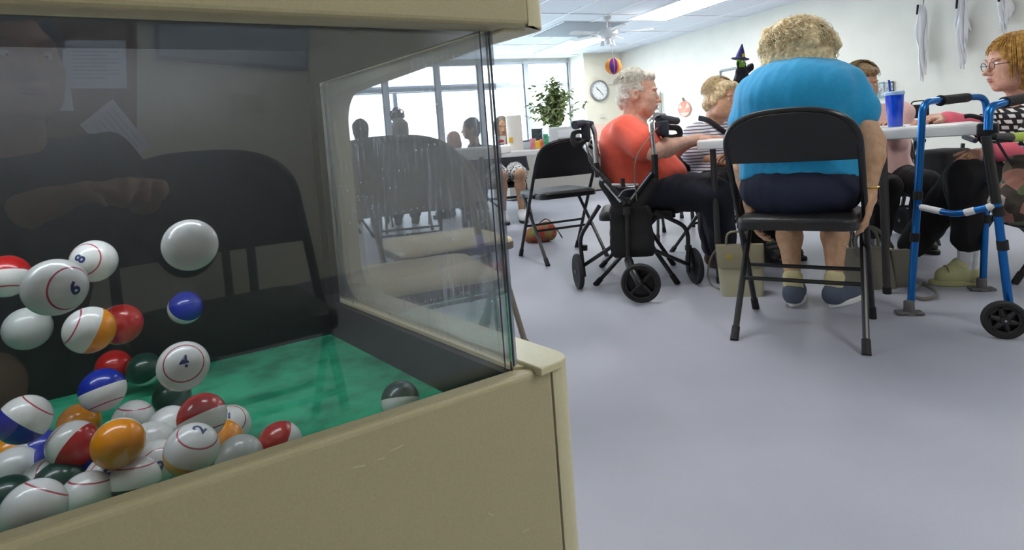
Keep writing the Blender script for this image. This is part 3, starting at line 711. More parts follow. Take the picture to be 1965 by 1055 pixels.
# ================================================================= chairs and tables
M_blk = mat('black_steel', (26,26,28), .32, spec=.5, bump=.02, bscale=200)
M_blkpad = mat('black_vinyl', (24,24,26), .42, bump=.12, bscale=140)
M_rub = mat('black_rubber', (20,20,22), .7)
M_tan = mat('brown_steel', (112,102,90), .4, spec=.5)
M_tcap = mat('taupe_rubber', (120,112,92), .7)
M_cream = mat('cream_vinyl', (212,200,160), .45, bump=.08, bscale=80)
def folding_chair(label, loc, rz, fm=M_blk, pad=M_blkpad, cap=M_rub, W=.44, H=.785, SD=.40, SZ=.445, pd=.016, group='folding chairs', bh=.225, base=0):
    t = thing('folding_chair', label, 'chair', loc, rz, group)
    hw = W/2; yb, yt = -.235, -.215        # the chair faces +y
    def up(z): return .205 - (z/(H-.03))*(.205+.225)          # long uprights lean back from front foot to top
    # frame: one tube up from the seat over the top and down again
    AR = .150
    def arch(x): return H-AR + (AR-.008)*max(0, 1-min(1, abs(x)/hw)**2.7)**(1/2.7)
    xs = [-hw*math.cos(rad(180*k/36)) for k in range(37)]
    pts = [(-hw, up(SZ), SZ), (-hw, up(H-AR-.02), H-AR-.02)] + [(x, up(arch(x)), arch(x)) for x in xs] + [(hw, up(H-AR-.02), H-AR-.02), (hw, up(SZ), SZ)]
    mb = MB(); mb.tube(pts, .0115, 10); mb.build('back_frame', fm, t)
    # pressed back panel
    z0 = H-.02-bh
    mb = MB(); vs = []
    # curved slab: rows across the width follow the sitter's back
    NX = 24; NZ = 10; rows = []
    def top(x): return H-AR-.006 + (AR-.010)*max(0, 1-min(1, abs(x)/(hw-.004))**2.7)**(1/2.7)
    V = []; F = []
    for s_ in (0, 1):
        for j in range(NZ+1):
            for i in range(NX+1):
                x = (-hw+.006) + (W-.012)*i/NX; zt_ = top(x); z = z0 + (zt_-z0)*j/NZ
                y = up(z) - .020*(1-(x/hw)**2) + (pd/2 if s_ else -.007) - .010*math.sin(PI*min(1, j/NZ))*0
                V.append((x, y, z))
    N1 = (NX+1)*(NZ+1); q = lambda s_, i, j: s_*N1 + j*(NX+1) + i
    for j in range(NZ):
        for i in range(NX): F += [(q(0,i,j), q(0,i+1,j), q(0,i+1,j+1), q(0,i,j+1)), (q(1,i,j), q(1,i,j+1), q(1,i+1,j+1), q(1,i+1,j))]
    for i in range(NX): F += [(q(0,i,0), q(1,i,0), q(1,i+1,0), q(0,i+1,0)), (q(0,i,NZ), q(0,i+1,NZ), q(1,i+1,NZ), q(1,i,NZ))]
    for j in range(NZ): F += [(q(0,0,j), q(0,0,j+1), q(1,0,j+1), q(1,0,j)), (q(0,NX,j), q(1,NX,j), q(1,NX,j+1), q(0,NX,j+1))]
    mb.add(V, F); mb.build('backrest', pad if pad is not M_cream else fm, t, bevel=.003, angle=40)
    # seat
    sy = .5*(up(SZ)+.23)
    yf, yr = .215, -.185
    o = []
    for x, y in rrect(W-.03, yf-yr, .05, 6, 0, (yf+yr)/2): o.append((x, y))
    mb = MB(); zz = [(0, 0), (.012, .004), (.026, .006), (.033, .0)]; rings = []
    for z, g_ in ((SZ-.034, .004), (SZ-.030, 0), (SZ-.008, 0)): rings.append([(x*(1-g_), y*(1-g_), z) for x, y in o])
    Vv = [p for r_ in rings for p in r_]; n = len(o)
    Ff = [(a*n+i, a*n+(i+1) % n, (a+1)*n+(i+1) % n, (a+1)*n+i) for a in range(2) for i in range(n)] + [tuple(range(n))[::-1], tuple(2*n+i for i in range(n))]
    mb.add(Vv, Ff); mb.build('seat_pan', fm, t, angle=30)
    mb = MB(); rings = []; prof = [(1.0, -.010), (1.0, 0.0), (.985, .006), (.95, .011), (.86, .0155), (.6, .018), (.2, .019)]
    for s_, dz in prof: rings += [(x*s_*.985, (y-(yf+yr)/2)*s_*.985+(yf+yr)/2, SZ+dz-.003 - .004*(abs(x)/hw)**2*0) for x, y in o]
    Ff = [(a*n+i, a*n+(i+1) % n, (a+1)*n+(i+1) % n, (a+1)*n+i) for a in range(len(prof)-1) for i in range(n)] + [tuple((len(prof)-1)*n+i for i in range(n)), tuple(range(n))[::-1]]
    mb.add(rings, Ff); mb.build('seat', pad, t, angle=60)
    for sx in (-1, 1):
        mb = MB(); mb.tube([(sx*hw, up(SZ), SZ), (sx*hw, up(.02), .02)], .0115, 10); L = mb.build('leg', fm, t)
        mb = MB(); mb.tube([(sx*hw, up(.05), .05), (sx*hw, up(.0), .0)], [.0145,.0155], 10); c = mb.build('foot_cap', cap, t); c.parent = L
        a, b = Vector((sx*(hw-.018), .12, SZ-.02)), Vector((sx*(hw-.004), -.225, 0)); g_ = a+(b-a)*.9
        mb = MB(); mb.tube([a, b+(a-b)*.03], .0115, 10); L = mb.build('leg', fm, t)
        mb = MB(); mb.tube([g_, b], [.0145,.0155], 10); c = mb.build('foot_cap', cap, t); c.parent = L
    mb = MB(); mb.tube([(-hw, up(.22), .22), (hw, up(.22), .22)], .008, 8); mb.build('stretcher', fm, t)
    yy = .12 + (-.225-.12)*(SZ-.02-.20)/(SZ-.02)
    mb = MB(); mb.tube([(-hw+.01, yy, .20), (hw-.01, yy, .20)], .008, 8); mb.build('stretcher', fm, t)
    return t
TA, TB = Vector((.93,3.02,0)), Vector((1.90,2.40,0))
DX = (TB-TA).normalized(); AT = math.atan2(DX.y, DX.x); DY = Vector((-DX.y, DX.x, 0))
main_chair = folding_chair('black folding chair in the foreground, under the person in the blue shirt', (1.085, 2.27, 0), rad(-33), W=.435, H=.845, bh=.170)
M_ttop = mat('table_plastic', (226,226,226), .35, bump=.06, bscale=400, var=.01, vscale=50)
M_tleg = mat('table_leg_steel', (58,56,56), .45, bump=.03)
def folding_table(label, O, ang, L, Wd, zt, legs, th=.048, group='folding tables', topm=M_ttop):
    t = thing('folding_table', label, 'table', tuple(O), ang, group)
    r = .045; o = rrect(L, Wd, r, 6, L/2, Wd/2); n = len(o); mb = MB(); rings = []
    for s_, z in ((.006, zt-th), (0, zt-th+.004), (0, zt-.012), (.002, zt-.005), (.008, zt)):
        rings += [((x-L/2)*(1-2*s_/L)+L/2, (y-Wd/2)*(1-2*s_/Wd)+Wd/2, z) for x, y in o]
    mb.add(rings, [(a*n+i, a*n+(i+1) % n, (a+1)*n+(i+1) % n, (a+1)*n+i) for a in range(4) for i in range(n)] + [tuple(range(n))[::-1], tuple(4*n+i for i in range(n))])
    mb.build('tabletop', topm, t, angle=50)
    for lx in legs:
        mb = MB()
        for ly in (.05, Wd-.05):
            mb = MB(); mb.tube([(lx, ly, zt-th-.001), (lx, ly, .012)], .0155, 12); lg = mb.build('leg', M_tleg, t)
            mb = MB(); mb.lathe([(.017,0),(.018,.012),(.017,.03)], (lx, ly, 0), seg=12); c = mb.build('foot_cap', M_rub, t); c.parent = lg
        for z in (.34,):
            mb = MB(); mb.box((lx, Wd/2, z), (.02, Wd-.1, .032)); mb.build('crossbar', M_tleg, t, smooth=False, bevel=.004)
        sgn = 1 if lx < L/2 else -1
        mb = MB(); mb.tube([(lx, Wd/2, .34), (lx+sgn*.28, Wd/2, zt-th-.004)], .009, 8); mb.build('brace', M_tleg, t)
    return t
ZTB = .735
main_table = folding_table('white folding table the people play at, blue tumbler on it', TA, AT, 1.16, .74, ZTB, (.075, .80))
# ================================================================= people
def human(root, sp):
    """sp: joints in the room plus radii; builds one continuous body and returns its head frame"""
    J = {k: Vector(v) for k, v in sp['j'].items()}; w = sp.get('w', 1.0); res = sp.get('res', .004)
    h = Head(J['head'], sp['face'], sp.get('headup', (0,0,1)), sp.get('hs', 1.0))
    lat = (J['sR']-J['sL']); lat = lat.normalized(); spine = (J['neck']-J['pelvis']).normalized(); fw = spine.cross(lat)*-1; fw = fw.normalized()
    def torso(S, o=0, belly=None):
        sp_ = J['chest']-J['pelvis']; ax = (lat, fw, spine)
        S.ell(J['pelvis'], [.165*w+o, .125*w+o, .125*w+o], ax, .05)
        S.ell(J['pelvis']+sp_*.5, [.150*w+o, .115*w+o, .15*w+o], ax, .06)
        S.ell(J['chest'], [.160*w+o, .110*w+o, .16*w+o], ax, .06)
        for q in ('sL', 'sR'): S.cone(J['neck']-spine*.05*w+(J[q]-J['neck'])*.15, J[q], .050*w+o, .052*w+o, .05)
        for c, r in sp.get('bulk', []): S.ell(c, [q+o for q in r], ax, .06)
    def arm(S, q, o=0, f=1.0):
        a, b, c = J['s'+q], J['e'+q], J['w'+q]; rr = sp.get('arm', 1.0)
        S.cone(a, a+(b-a)*.5, .050*rr+o, .044*rr+o, .03); S.cone(a+(b-a)*.5, b, .044*rr+o, .036*rr+o, .02)
    def fore(S, q, o=0):
        b, c = J['e'+q], J['w'+q]; rr = sp.get('arm', 1.0); m_ = b+(c-b)*.3
        S.cone(b, m_, .036*rr+o, .038*rr+o, .02); S.cone(m_, c, .038*rr+o, .0235+o, .02)
    def leg(S, q, o=0, low=True):
        a, b, c = J['h'+q], J['k'+q], J['a'+q]; rr = sp.get('leg', 1.0)
        S.cone(a, b, .085*rr+o, .060*rr+o, .04)
        if low:
            S.cone(b, b+(c-b)*.3, .055*rr+o, .056*rr+o, .03); S.cone(b+(c-b)*.3, c, .056*rr+o, .034+o, .03)
    def foot(S, q, o=0):
        c, t = J['a'+q], J['t'+q]; d = (t-c); d.z = 0; d.normalize()
        S.cone(c, c-Vector((0,0,.04))-d*.01, .034+o, .034+o, .02); S.cone(c-Vector((0,0,.045)), t, .034+o, .026+o, .02)
    S = Solid(); torso(S, -.006); head_ops(S, h, sp.get('jowl', 1.0))
    S.cone(J['neck']-spine*.03, h.p(0,-.015,-.035), .060*w, .055*h.s, .025)
    if sp.get('chin'): S.cone(J['neck']+fw*.02, h.p(0,.035,-.075), .04, .03, .03)
    for q in ('L', 'R'):
        arm(S, q); fore(S, q)
        if 'hips' not in sp.get('skip', ()): leg(S, q, -.006); foot(S, q, -.008)
        hd = sp['hand'+q]; hand_ops(S, J['w'+q], hd[0], hd[1], hd[2], hd[3] if len(hd) > 3 else 1.0, hd[4] if len(hd) > 4 else .3)
    body = mesh_of('body', S.mesh(res, waves(.0008, 60, 3)), sp['skin'], root)
    if sp.get('facep', True): face_parts(root, h, sp.get('lips', M_lip), sp.get('brow', M_brow))
    # clothes
    for g_ in sp['clothes']:
        S = Solid(); kind, name, m = g_[:3]; o = g_[3].get('o', .010); a = g_[3]
        if kind == 'top':
            torso(S, o)
            for q in ('L', 'R'):
                sl = a.get('sleeve', .6); aa, bb, cc = J['s'+q], J['e'+q], J['w'+q]; rr = sp.get('arm', 1.0)
                if isinstance(sl, dict): sl = sl[q]
                if sl <= 1: S.cone(aa, aa+(bb-aa)*sl, .056*rr+o, .052*rr+o+a.get('flare', .006), .035)
                else: S.cone(aa, bb, .054*rr+o, .040*rr+o, .03); S.cone(bb, bb+(cc-bb)*(sl-1), .042*rr+o, .030*rr+o, .02)
            for c, r in a.get('extra', []): S.ell(c, r, (lat, fw, spine), .05)
            if 'hem' in a: S.cut(a['hem'][0], a['hem'][1])
            S.cut(J['neck']+spine*a.get('collar', .01)+fw*-.02, a.get('collarn', spine+fw*.5))
        elif kind == 'pants':
            S.ell(J['pelvis'], [.165*w+o, .125*w+o, .125*w+o], (lat, fw, spine), .05)
            for c, r in sp.get('seatbulk', []): S.ell(c, [q+o for q in r], (lat, fw, spine), .05)
            for q in ('L', 'R'):
                fr = a.get('len', 1.0); c = J['k'+q]+(J['a'+q]-J['k'+q])*fr; rr = sp.get('leg', 1.0)
                if fr < 0: S.cone(J['h'+q], J['h'+q]+(J['k'+q]-J['h'+q])*(1+fr), .088*rr+o, .070*rr+o, .03); continue
                S.cone(J['h'+q], J['k'+q], .088*rr+o, .066*rr+o, .03); S.cone(J['k'+q], c, .064*rr+o, a.get('cuff', .055)+o, .02)
            S.cut(J['pelvis']+spine*a.get('waist', .13), spine)
        elif kind == 'shoes':
            continue
        wv = a.get('wave', .004)
        mesh_of(name, S.mesh(a.get('res', .006), waves(wv, a.get('wf', 22), a.get('seed', 1), a.get('st', (1,1,1)))), m, root)
    # shoes, one mesh each, with soles
    for q in ('L', 'R'):
        if 'shoe' in sp:
            c, t = J['a'+q], J['t'+q]; d = t-c; d.z = 0; L = d.length; d.normalize(); l_ = Vector((-d.y, d.x, 0)); z0 = t.z-.035 if 'sz' not in sp else sp['sz']
            S = Solid(); g0 = Vector((c.x, c.y, z0))
            b_ = sp.get('shb', 1.0); S.cone(g0-d*.018+Vector((0,0,.045)), g0+d*(L-.01)+Vector((0,0,.038*b_)), .040*b_, .037*b_, .02); S.cone(g0-d*.01+Vector((0,0,.06)), g0+d*.02+Vector((0,0,.085)), .040, .042, .02)
            S.cone(g0+d*.03+Vector((0,0,.075*b_)), g0+d*L*.7+Vector((0,0,.048*b_)), .036*b_, .034*b_, .02); S.cut(g0+Vector((0,0,.016)), (0,0,-1))
            so = mesh_of('shoe', S.mesh(.004), sp['shoe'][0], root)
            mb = MB(); o = []
            for k in range(28):
                a_ = 2*PI*k/28; x_, y_ = math.cos(a_), math.sin(a_); wd = .042-.004*max(0, -x_)*1.0
                o.append((L/2+.005 + (L/2+.050)*x_*(1-.04*abs(y_)), wd*y_*(1.0 + .12*x_)*min(1, 1.25-abs(x_)*.25)))
            mb.prism(o, g0, d, l_, .024); wsub(root, so, mb, 'sole', sp['shoe'][1], bevel=.005)
            if len(sp['shoe']) > 2:
                S = Solid(); S.cone(c+(J['k'+q]-c).normalized()*sp.get('sockh', .05), g0+Vector((0,0,.06)), .041, .040, .01); mesh_of('sock', S.mesh(.005, waves(.0015, 80, 2)), sp['shoe'][2], root)
    return h, lat, fw, spine, J
def hairmat(name, c, c2, sc=70):
    m = mat(name, c, .55, c2=c2, vscale=sc, bump=.5, bscale=120, spec=.3); return m
def strand_cap(root, h, m, n, L, seed, low=-.02, curl=.006, cf_=40, rad_=(.080,.100,.098), cen=(0,-.012,.032), gap=.6, wide=1.0, thick=.0011):
    """locks that follow the skull from the crown and end loose"""
    def f(rg):
        while True:
            ph = rg.uniform(0, 2*PI); fr = math.cos(ph)
            if fr > gap-.15: continue
            break
        th = rg.uniform(.15, 1.0)*1.5; pts = []; rs = []; n_ = 9; o1, o2 = rg.uniform(0,6.28), rg.uniform(0,6.28); lift = rg.uniform(0, .008); tw = rg.uniform(-.5, .5)
        for k in range(n_):
            t = k/(n_-1); a = th*.5 + L*t*(1-.75*max(0, math.cos(ph)))*rg.uniform(.98,1.02)/.10; pa = ph+tw*t
            x = math.sin(min(a, 1.75))*math.sin(pa)*rad_[0]*wide; y = math.sin(min(a, 1.75))*math.cos(pa)*rad_[1]; z = math.cos(min(a, 1.75))*rad_[2]
            ex = max(0, a-1.75)*.085
            s_ = 1+lift/.09+.05*t
            p = h.p(cen[0]+x*s_+curl*math.sin(cf_*t*.4+o1), cen[1]+y*s_+curl*math.cos(cf_*t*.4+o2), cen[2]+z*s_-ex+curl*.5*math.sin(cf_*t*.33+o2))
            pts.append(p); rs.append(thick*h.s*(1-.6*t)+.0002)
        return pts, rs
    return hair_strands(root, 'hair_locks', m, f, n, seed)
def person(label, at, group=None): return thing('person', label, 'person', (at[0], at[1], 0), 0, group)
Z = Vector((0,0,1))
F33 = Vector((math.sin(rad(33)), math.cos(rad(33)), 0)); R33 = Vector((F33.y, -F33.x, 0))

# ---- person in the blue shirt, seen from behind
CH = Vector((1.085, 2.27, 0))
rt = person('person in a turquoise t-shirt with curly blond hair, seen from behind', CH)
pel = CH+F33*.035+Z*.56
chest = CH+F33*.055+Z*.83; neck = CH+F33*.10+Z*.99
M_tq = mat('turquoise_cotton', (24,150,202), .85, var=.04, vscale=60, bump=.15, bscale=500, sheen=.2)
M_jean = mat('dark_denim', (24,32,58), .8, var=.15, vscale=300, bump=.3, bscale=900)
sk1 = skin('tan', (202,160,128))
J = dict(pelvis=pel, chest=chest, neck=neck, head=CH+F33*.185+Z*1.055, sL=neck-R33*.160-Z*.085, sR=neck+R33*.160-Z*.085,
         eL=P(1425,300,2.42), wL=P(1440,392,2.36), eR=P(1672,272,2.17), wR=P(1668,365,2.13),
         hL=pel-R33*.09+F33*.02, hR=pel+R33*.09+F33*.02, kL=P(1512,418,2.70), kR=P(1602,414,2.60), aL=G(1522,588)+Z*.10+F33*.03, aR=G(1602,590)+Z*.10+F33*.03,
         tL=G(1522,588)+Z*.035+F33*.16-R33*.0, tR=G(1602,590)+Z*.035+F33*.16+R33*.06)
sp = dict(j=J, face=F33*1.0-Z*.35, w=1.12, skin=sk1, res=.004, arm=1.18, leg=1.0, hs=1.0, sz=.0,
    handL=((J['wL']-J['eL'])+F33*.02, -R33, -1, 1.0, .5), handR=((J['wR']-J['eR'])+F33*.03, R33, 1, 1.0, .35),
    bulk=[(pel+Z*.0, [.215,.14,.12]), (pel+Z*.12, [.205,.14,.13]), (chest+Z*.06-F33*.02, [.195,.125,.12]), (neck-Z*.055-F33*.01, [.185,.10,.085])], seatbulk=[(pel-Z*.015-F33*.01, [.215,.150,.125]), (pel+Z*.10, [.205,.14,.12])],
    clothes=[('top', 't_shirt', M_tq, dict(sleeve=.42, o=.008, flare=.012, hem=(pel+Z*.005, -Z+F33*-.3), collarn=Z-F33*.3, collar=.085, wave=.0035, wf=24, st=(1,1,.6))),
             ('pants', 'jeans', M_jean, dict(len=-.12, o=.003, waist=.09, cuff=.062, wave=.003))],
    shoe=(mat('grey_blue_knit', (88,98,118), .85, bump=.5, bscale=700), mat('white_sole', (220,222,222), .5), mat('sock_cream', (206,196,150), .9, bump=.3, bscale=600)), sockh=.02)
h, lat, fw, spn, J = human(rt, sp)
M_bl1 = hairmat('hair_blond', (244,226,186), (206,182,138), 60)
S = Solid(); S.ell(h.p(0,-.03,.03), [.118,.120,.108], h.ax(), .02); S.ell(h.p(0,-.060,-.045), [.130,.085,.085], h.ax(), .03)
for k in range(26):
    a = random.uniform(0, 2*PI); z = random.uniform(-.11, .10); r_ = .114*math.sqrt(max(0,1-(z/.16)**2))
    if math.cos(a) > .75: continue
    S.ell(h.p(math.sin(a)*r_*1.05, -.035+math.cos(a)*r_*.95, .02+z), [random.uniform(.02,.034)]*3, None, .012)
S.ell(h.p(0,.10,-.03), [.055,.06,.08], h.ax(), .02, True)
mesh_of('hair', S.mesh(.004, waves(.005, 55, 5, (1,1,.6))), M_bl1, rt)
def curly(rg):
    a = rg.uniform(.35, 2*PI-.35); z0 = rg.uniform(-.02, 1); th = math.acos(z0); L = rg.uniform(.03,.07); pts = []; o1 = rg.uniform(0,6.3); up_ = rg.uniform(-.002,.014); fr_ = rg.uniform(5,9)
    for k in range(12):
        t = k/11; aa = a + .25*math.sin(o1)*t; tt = th + L/.12*t; rr = 1+up_*t/.12+.0
        x = math.sin(min(tt,1.9))*math.sin(aa)*.130*rr; y = math.sin(min(tt,1.9))*math.cos(aa)*.128*rr; z = math.cos(min(tt,2.3))*.125*rr
        pts.append(h.p(x+.006*math.sin(fr_*t*2+o1), -.035+y+.006*math.cos(fr_*t*2+o1), .015+z+.004*math.sin(fr_*2*t)-max(0,tt-1.7)*.03))
    return pts, [.0016*(1-.5*k/11) for k in range(12)]
hair_strands(rt, 'hair_locks', hairmat('hair_blond_light', (248,234,200), (214,192,150), 40), curly, 900, 11)
# seams and pockets of the jeans, bracelet
M_st = mat('denim_stitch', (84,96,120), .8)
def back_pt(x, y, dd=0): return P(x, y, dd)
mb = MB(); mb.tube([J['wR']+ (J['wR']-J['eR']).normalized()*-.012 + (R33*math.cos(a)+F33*math.sin(a))*.030 for a in [rad(20*k) for k in range(18)]], .0032, 6, closed=True)
wpart(rt, mb, 'bracelet', mat('gold', (214,190,90), .3, metal=.9))

# ---- person in the orange shirt, side on
M_or = mat('coral_cotton', (238,96,74), .85, var=.04, vscale=60, bump=.15, bscale=500, sheen=.2)
M_navy = mat('navy_cloth', (26,30,44), .85, bump=.2, bscale=400, sheen=.1)
rt = person('person in a coral t-shirt with short white hair, sitting in profile at the table end', P(1225,500,3.3)); 
D = 3.32; fO = Vector((.975,-.22,0)); rO = Vector((fO.y,-fO.x,0))     # her right side is towards us
pel = P(1222,372,D); chest = P(1207,290,D); neck = P(1217,228,D-.01)
J = dict(pelvis=pel, chest=chest, neck=neck, head=P(1224,184,D), sR=P(1203,250,D)+rO*.155, sL=P(1212,250,D)-rO*.165, eR=P(1254,290,D-.30), wR=P(1333,268,D-.20), eL=P(1275,300,D+.12), wL=P(1322,275,D+.02),
    hR=P(1240,368,D-.09), hL=P(1240,364,D+.1), kR=P(1372,372,D-.22), kL=P(1365,362,D+.02), aR=G(1392,530)+Z*.10, aL=G(1372,512)+Z*.10, tR=G(1392,530)+Z*.035-fO*.02-Vector((.03,.13,0)), tL=G(1372,512)+Z*.035+Vector((.10,-.1,0)))
skO = skin('pink', (220,172,150))
sp = dict(j=J, face=fO-Z*.12, w=1.08, skin=skO, res=.004, arm=1.25, leg=1.15, hs=1.10, sz=0, chin=True, jowl=1.1, headup=(.1,0,1),
    handR=(P(1395,258,D-.12)-J['wR'], Z, -1, 1.05, .12), handL=(P(1375,262,D+.05)-J['wL'], Z, 1, 1.0, .2), brow=mat('brow_grey', (176,166,156), .8),
    bulk=[(P(1236,335,D), [.18,.215,.13]), (P(1220,300,D), [.165,.180,.14]), (P(1200,268,D), [.155,.125,.11])],
    clothes=[('top', 't_shirt', M_or, dict(sleeve=.66, o=.010, flare=.018, hem=(P(1225,352,D), -Z-fO*.10), collar=.0, collarn=(neck-chest).normalized()+fO*.5, wave=.005, wf=17, seed=4, st=(1,1,1.8), extra=[])),
             ('pants', 'trousers', M_navy, dict(len=.93, o=.014, cuff=.055, waist=.20, wave=.006))],
    shoe=(mat('brown_suede', (84,68,62), .85), mat('brown_sole', (60,50,46), .6), mat('sock_grey', (120,120,124), .9)))
h, lat, fw, spn, J = human(rt, sp)
M_wh = hairmat('hair_white', (236,232,220), (206,200,186), 55)
S = Solid(); S.ell(h.p(0,-.018,.040), [.086,.098,.096], h.ax(), .02); S.ell(h.p(0,-.055,-.015), [.070,.060,.070], h.ax(), .02)
S.ell(h.p(0,.130,-.018), [.10,.068,.088], h.ax(), .03, True); S.ell(h.p(.075,.01,-.035), [.03,.035,.05], h.ax(), .01, True); S.ell(h.p(-.075,.01,-.035), [.03,.035,.05], h.ax(), .01, True)
S.ell(h.p(0,.035,.098), [.062,.050,.030], h.ax(), .02)
mesh_of('hair', S.mesh(.003, waves(.003, 60, 8)), M_wh, rt)
strand_cap(rt, h, M_wh, 500, .075, 4, curl=.003, rad_=(.084,.099,.097), cen=(0,-.016,.038), gap=.55)

# ---- person in the striped top
def stripe_mat():
    m = mat('striped_jersey', (226,224,228), .85, bump=.1, bscale=400); nt = m.node_tree; b = nt.nodes['Principled BSDF']
    tc = nt.nodes.new('ShaderNodeTexCoord'); w_ = nt.nodes.new('ShaderNodeTexWave'); w_.bands_direction = 'Z'; w_.inputs['Scale'].default_value = 16; w_.inputs['Distortion'].default_value = 1.6; w_.inputs['Detail'].default_value = 1; w_.inputs['Detail Scale'].default_value = .6
    r = nt.nodes.new('ShaderNodeValToRGB'); r.color_ramp.interpolation = 'CONSTANT'; r.color_ramp.elements[0].color = (*srgb((96,92,120)),1); r.color_ramp.elements[1].position = .27; r.color_ramp.elements[1].color = (*srgb((228,226,230)),1)
    nt.links.new(tc.outputs['Object'], w_.inputs['Vector']); nt.links.new(w_.outputs['Fac'], r.inputs['Fac']); nt.links.new(r.outputs[0], b.inputs['Base Color']); return m
D = 3.78; rt = person('person in a striped top with a dark shoulder strap at the far table corner', P(1375,400,D))
fS = Vector((.45,-.89,0)); lS = Vector((-fS.y, fS.x, 0))       # her left
pel = P(1378,348,D)-fS*.02; chest = P(1378,285,D)-fS*.03; neck = P(1372,238,D)-fS*.02
J = dict(pelvis=pel, chest=chest, neck=neck, head=P(1375,192,D)+fS*.03, sR=neck-lS*.15-Z*.05, sL=neck+lS*.15-Z*.05, eR=P(1338,298,D-.02)-lS*.02, wR=P(1395,312,D-.15), eL=P(1425,300,D-.05), wL=P(1402,300,D-.28),
    hR=pel-lS*.09, hL=pel+lS*.09, kR=pel+fS*.38-lS*.10+Z*.0, kL=pel+fS*.38+lS*.10, aR=pel+fS*.36-lS*.1-Z*(pel.z-.1), aL=pel+fS*.36+lS*.1-Z*(pel.z-.1), tR=pel+fS*.50-lS*.1-Z*(pel.z-.035), tL=pel+fS*.50+lS*.1-Z*(pel.z-.035))
for q in 'LR': J['k'+q].z = max(.44, pel.z-.04)
sp = dict(j=J, face=fS+Vector((.12,0,-.22)), w=.98, skin=skin('pale', (206,160,132)), res=.0045, arm=1.05, leg=1.0, hs=1.06, sz=0, jowl=1.15,
    handR=(P(1425,312,D-.2)-J['wR'], Z, -1, .95, .4), handL=(P(1380,300,D-.35)-J['wL'], Z, 1, .95, .4),
    clothes=[('top', 'striped_top', stripe_mat(), dict(sleeve=.75, o=.012, flare=.025, collar=.01, wave=.004, wf=20, hem=(pel-Z*.02, -Z))),
             ('pants', 'trousers', mat('black_cloth', (16,16,18), .9), dict(len=.95, o=.012))],
    shoe=(M_blkpad, M_rub))
h, lat, fw, spn, J = human(rt, sp)
M_h2 = hairmat('hair_sandy', (226,208,168), (184,160,120), 60)
S = Solid(); S.ell(h.p(0,-.018,.036), [.081,.094,.093], h.ax(), .02); S.ell(h.p(0,-.045,-.03), [.078,.060,.070], h.ax(), .02); S.ell(h.p(0,.130,-.025), [.085,.070,.088], h.ax(), .03, True)
S.ell(h.p(0,.050,.088), [.066,.046,.030], h.ax(), .02)
for q in (-1,1): S.ell(h.p(q*.062,.040,.060), [.020,.040,.045], h.ax(), .02); S.ell(h.p(q*.074,.012,.01), [.012,.026,.05], h.ax(), .015)
mesh_of('hair', S.mesh(.0035, waves(.003, 60, 9)), M_h2, rt)
strand_cap(rt, h, M_h2, 450, .10, 5, curl=.003, rad_=(.083,.097,.096), cen=(0,-.016,.035), gap=.62)
M_strap = mat('strap_webbing', (30,32,40), .8)
ch_f = (J['chest']+J['neck'])/2
mb = MB(); pp = bez([neck-lS*.085-fS*.03+Z*.045, neck-lS*.08+fS*.055+Z*.02, neck-lS*.02+fS*.125-Z*.06, chest+lS*.08+fS*.15+Z*.04, chest+lS*.17+fS*.08-Z*.03], 6)
mb.tube(pp, .017, 8, flat=(1, .22)); wpart(rt, mb, 'shoulder_strap', M_strap)

# ---- person in pale pink across the table
D = 3.72; rt = person('person in a pale pink top, face half hidden behind the turquoise shoulder', P(1675,400,D))
fK = Vector((-.25,-.97,0)); lK = Vector((-fK.y, fK.x, 0))
pel = P(1692,345,D+.03); chest = P(1684,262,D); neck = P(1672,204,D-.02)
J = dict(pelvis=pel, chest=chest, neck=neck, head=P(1653,163,D-.04), sR=neck-lK*.16-Z*.05, sL=neck+lK*.16-Z*.06, eR=P(1632,270,D-.12), wR=P(1655,240,D-.33), eL=P(1722,272,D-.10), wL=P(1706,236,D-.33),
    hR=pel-lK*.09, hL=pel+lK*.09, kR=pel+fK*.40-lK*.10, kL=pel+fK*.40+lK*.10, aR=pel+fK*.30-lK*.12-Z*(pel.z-.1), aL=G(1640,470)+Z*.1, tR=pel+fK*.43-lK*.12-Z*(pel.z-.035), tL=pel+fK*.43+lK*.1-Z*(pel.z-.035))
J['aL'] = pel+fK*.34+lK*.08-Z*(pel.z-.1)
sp = dict(j=J, face=fK+Vector((.22,0,-.25)), w=1.0, skin=skin('pale', (206,160,132)), res=.0045, hs=1.04, sz=0,
    handR=(P(1650,236,D-.42)-J['wR'], Z, -1, .95, .3), handL=(P(1690,236,D-.42)-J['wL'], Z, 1, .95, .3),
    clothes=[('top', 'pink_top', mat('pale_pink_knit', (240,196,190), .9, var=.05, vscale=80, bump=.2, bscale=300), dict(sleeve=1.75, o=.014, collar=.02, wave=.004, hem=(pel-Z*.02, -Z))),
             ('pants', 'trousers', mat('black_cloth', (16,16,18), .9), dict(len=.95, o=.012))], shoe=(M_blkpad, M_rub))
h, lat, fw, spn, J = human(rt, sp)
M_h3 = hairmat('hair_brown', (158,130,92), (110,86,58), 60)
S = Solid(); S.ell(h.p(0,-.016,.038), [.082,.096,.094], h.ax(), .02); S.ell(h.p(0,-.05,-.02), [.074,.055,.070], h.ax(), .02); S.ell(h.p(0,.130,-.025), [.09,.070,.088], h.ax(), .03, True)
S.ell(h.p(0,.050,.086), [.064,.046,.028], h.ax(), .02)
mesh_of('hair', S.mesh(.0035, waves(.0025, 60, 10)), M_h3, rt)
strand_cap(rt, h, M_h3, 400, .08, 6, curl=.002, rad_=(.085,.101,.099), cen=(0,-.014,.038), gap=.6)

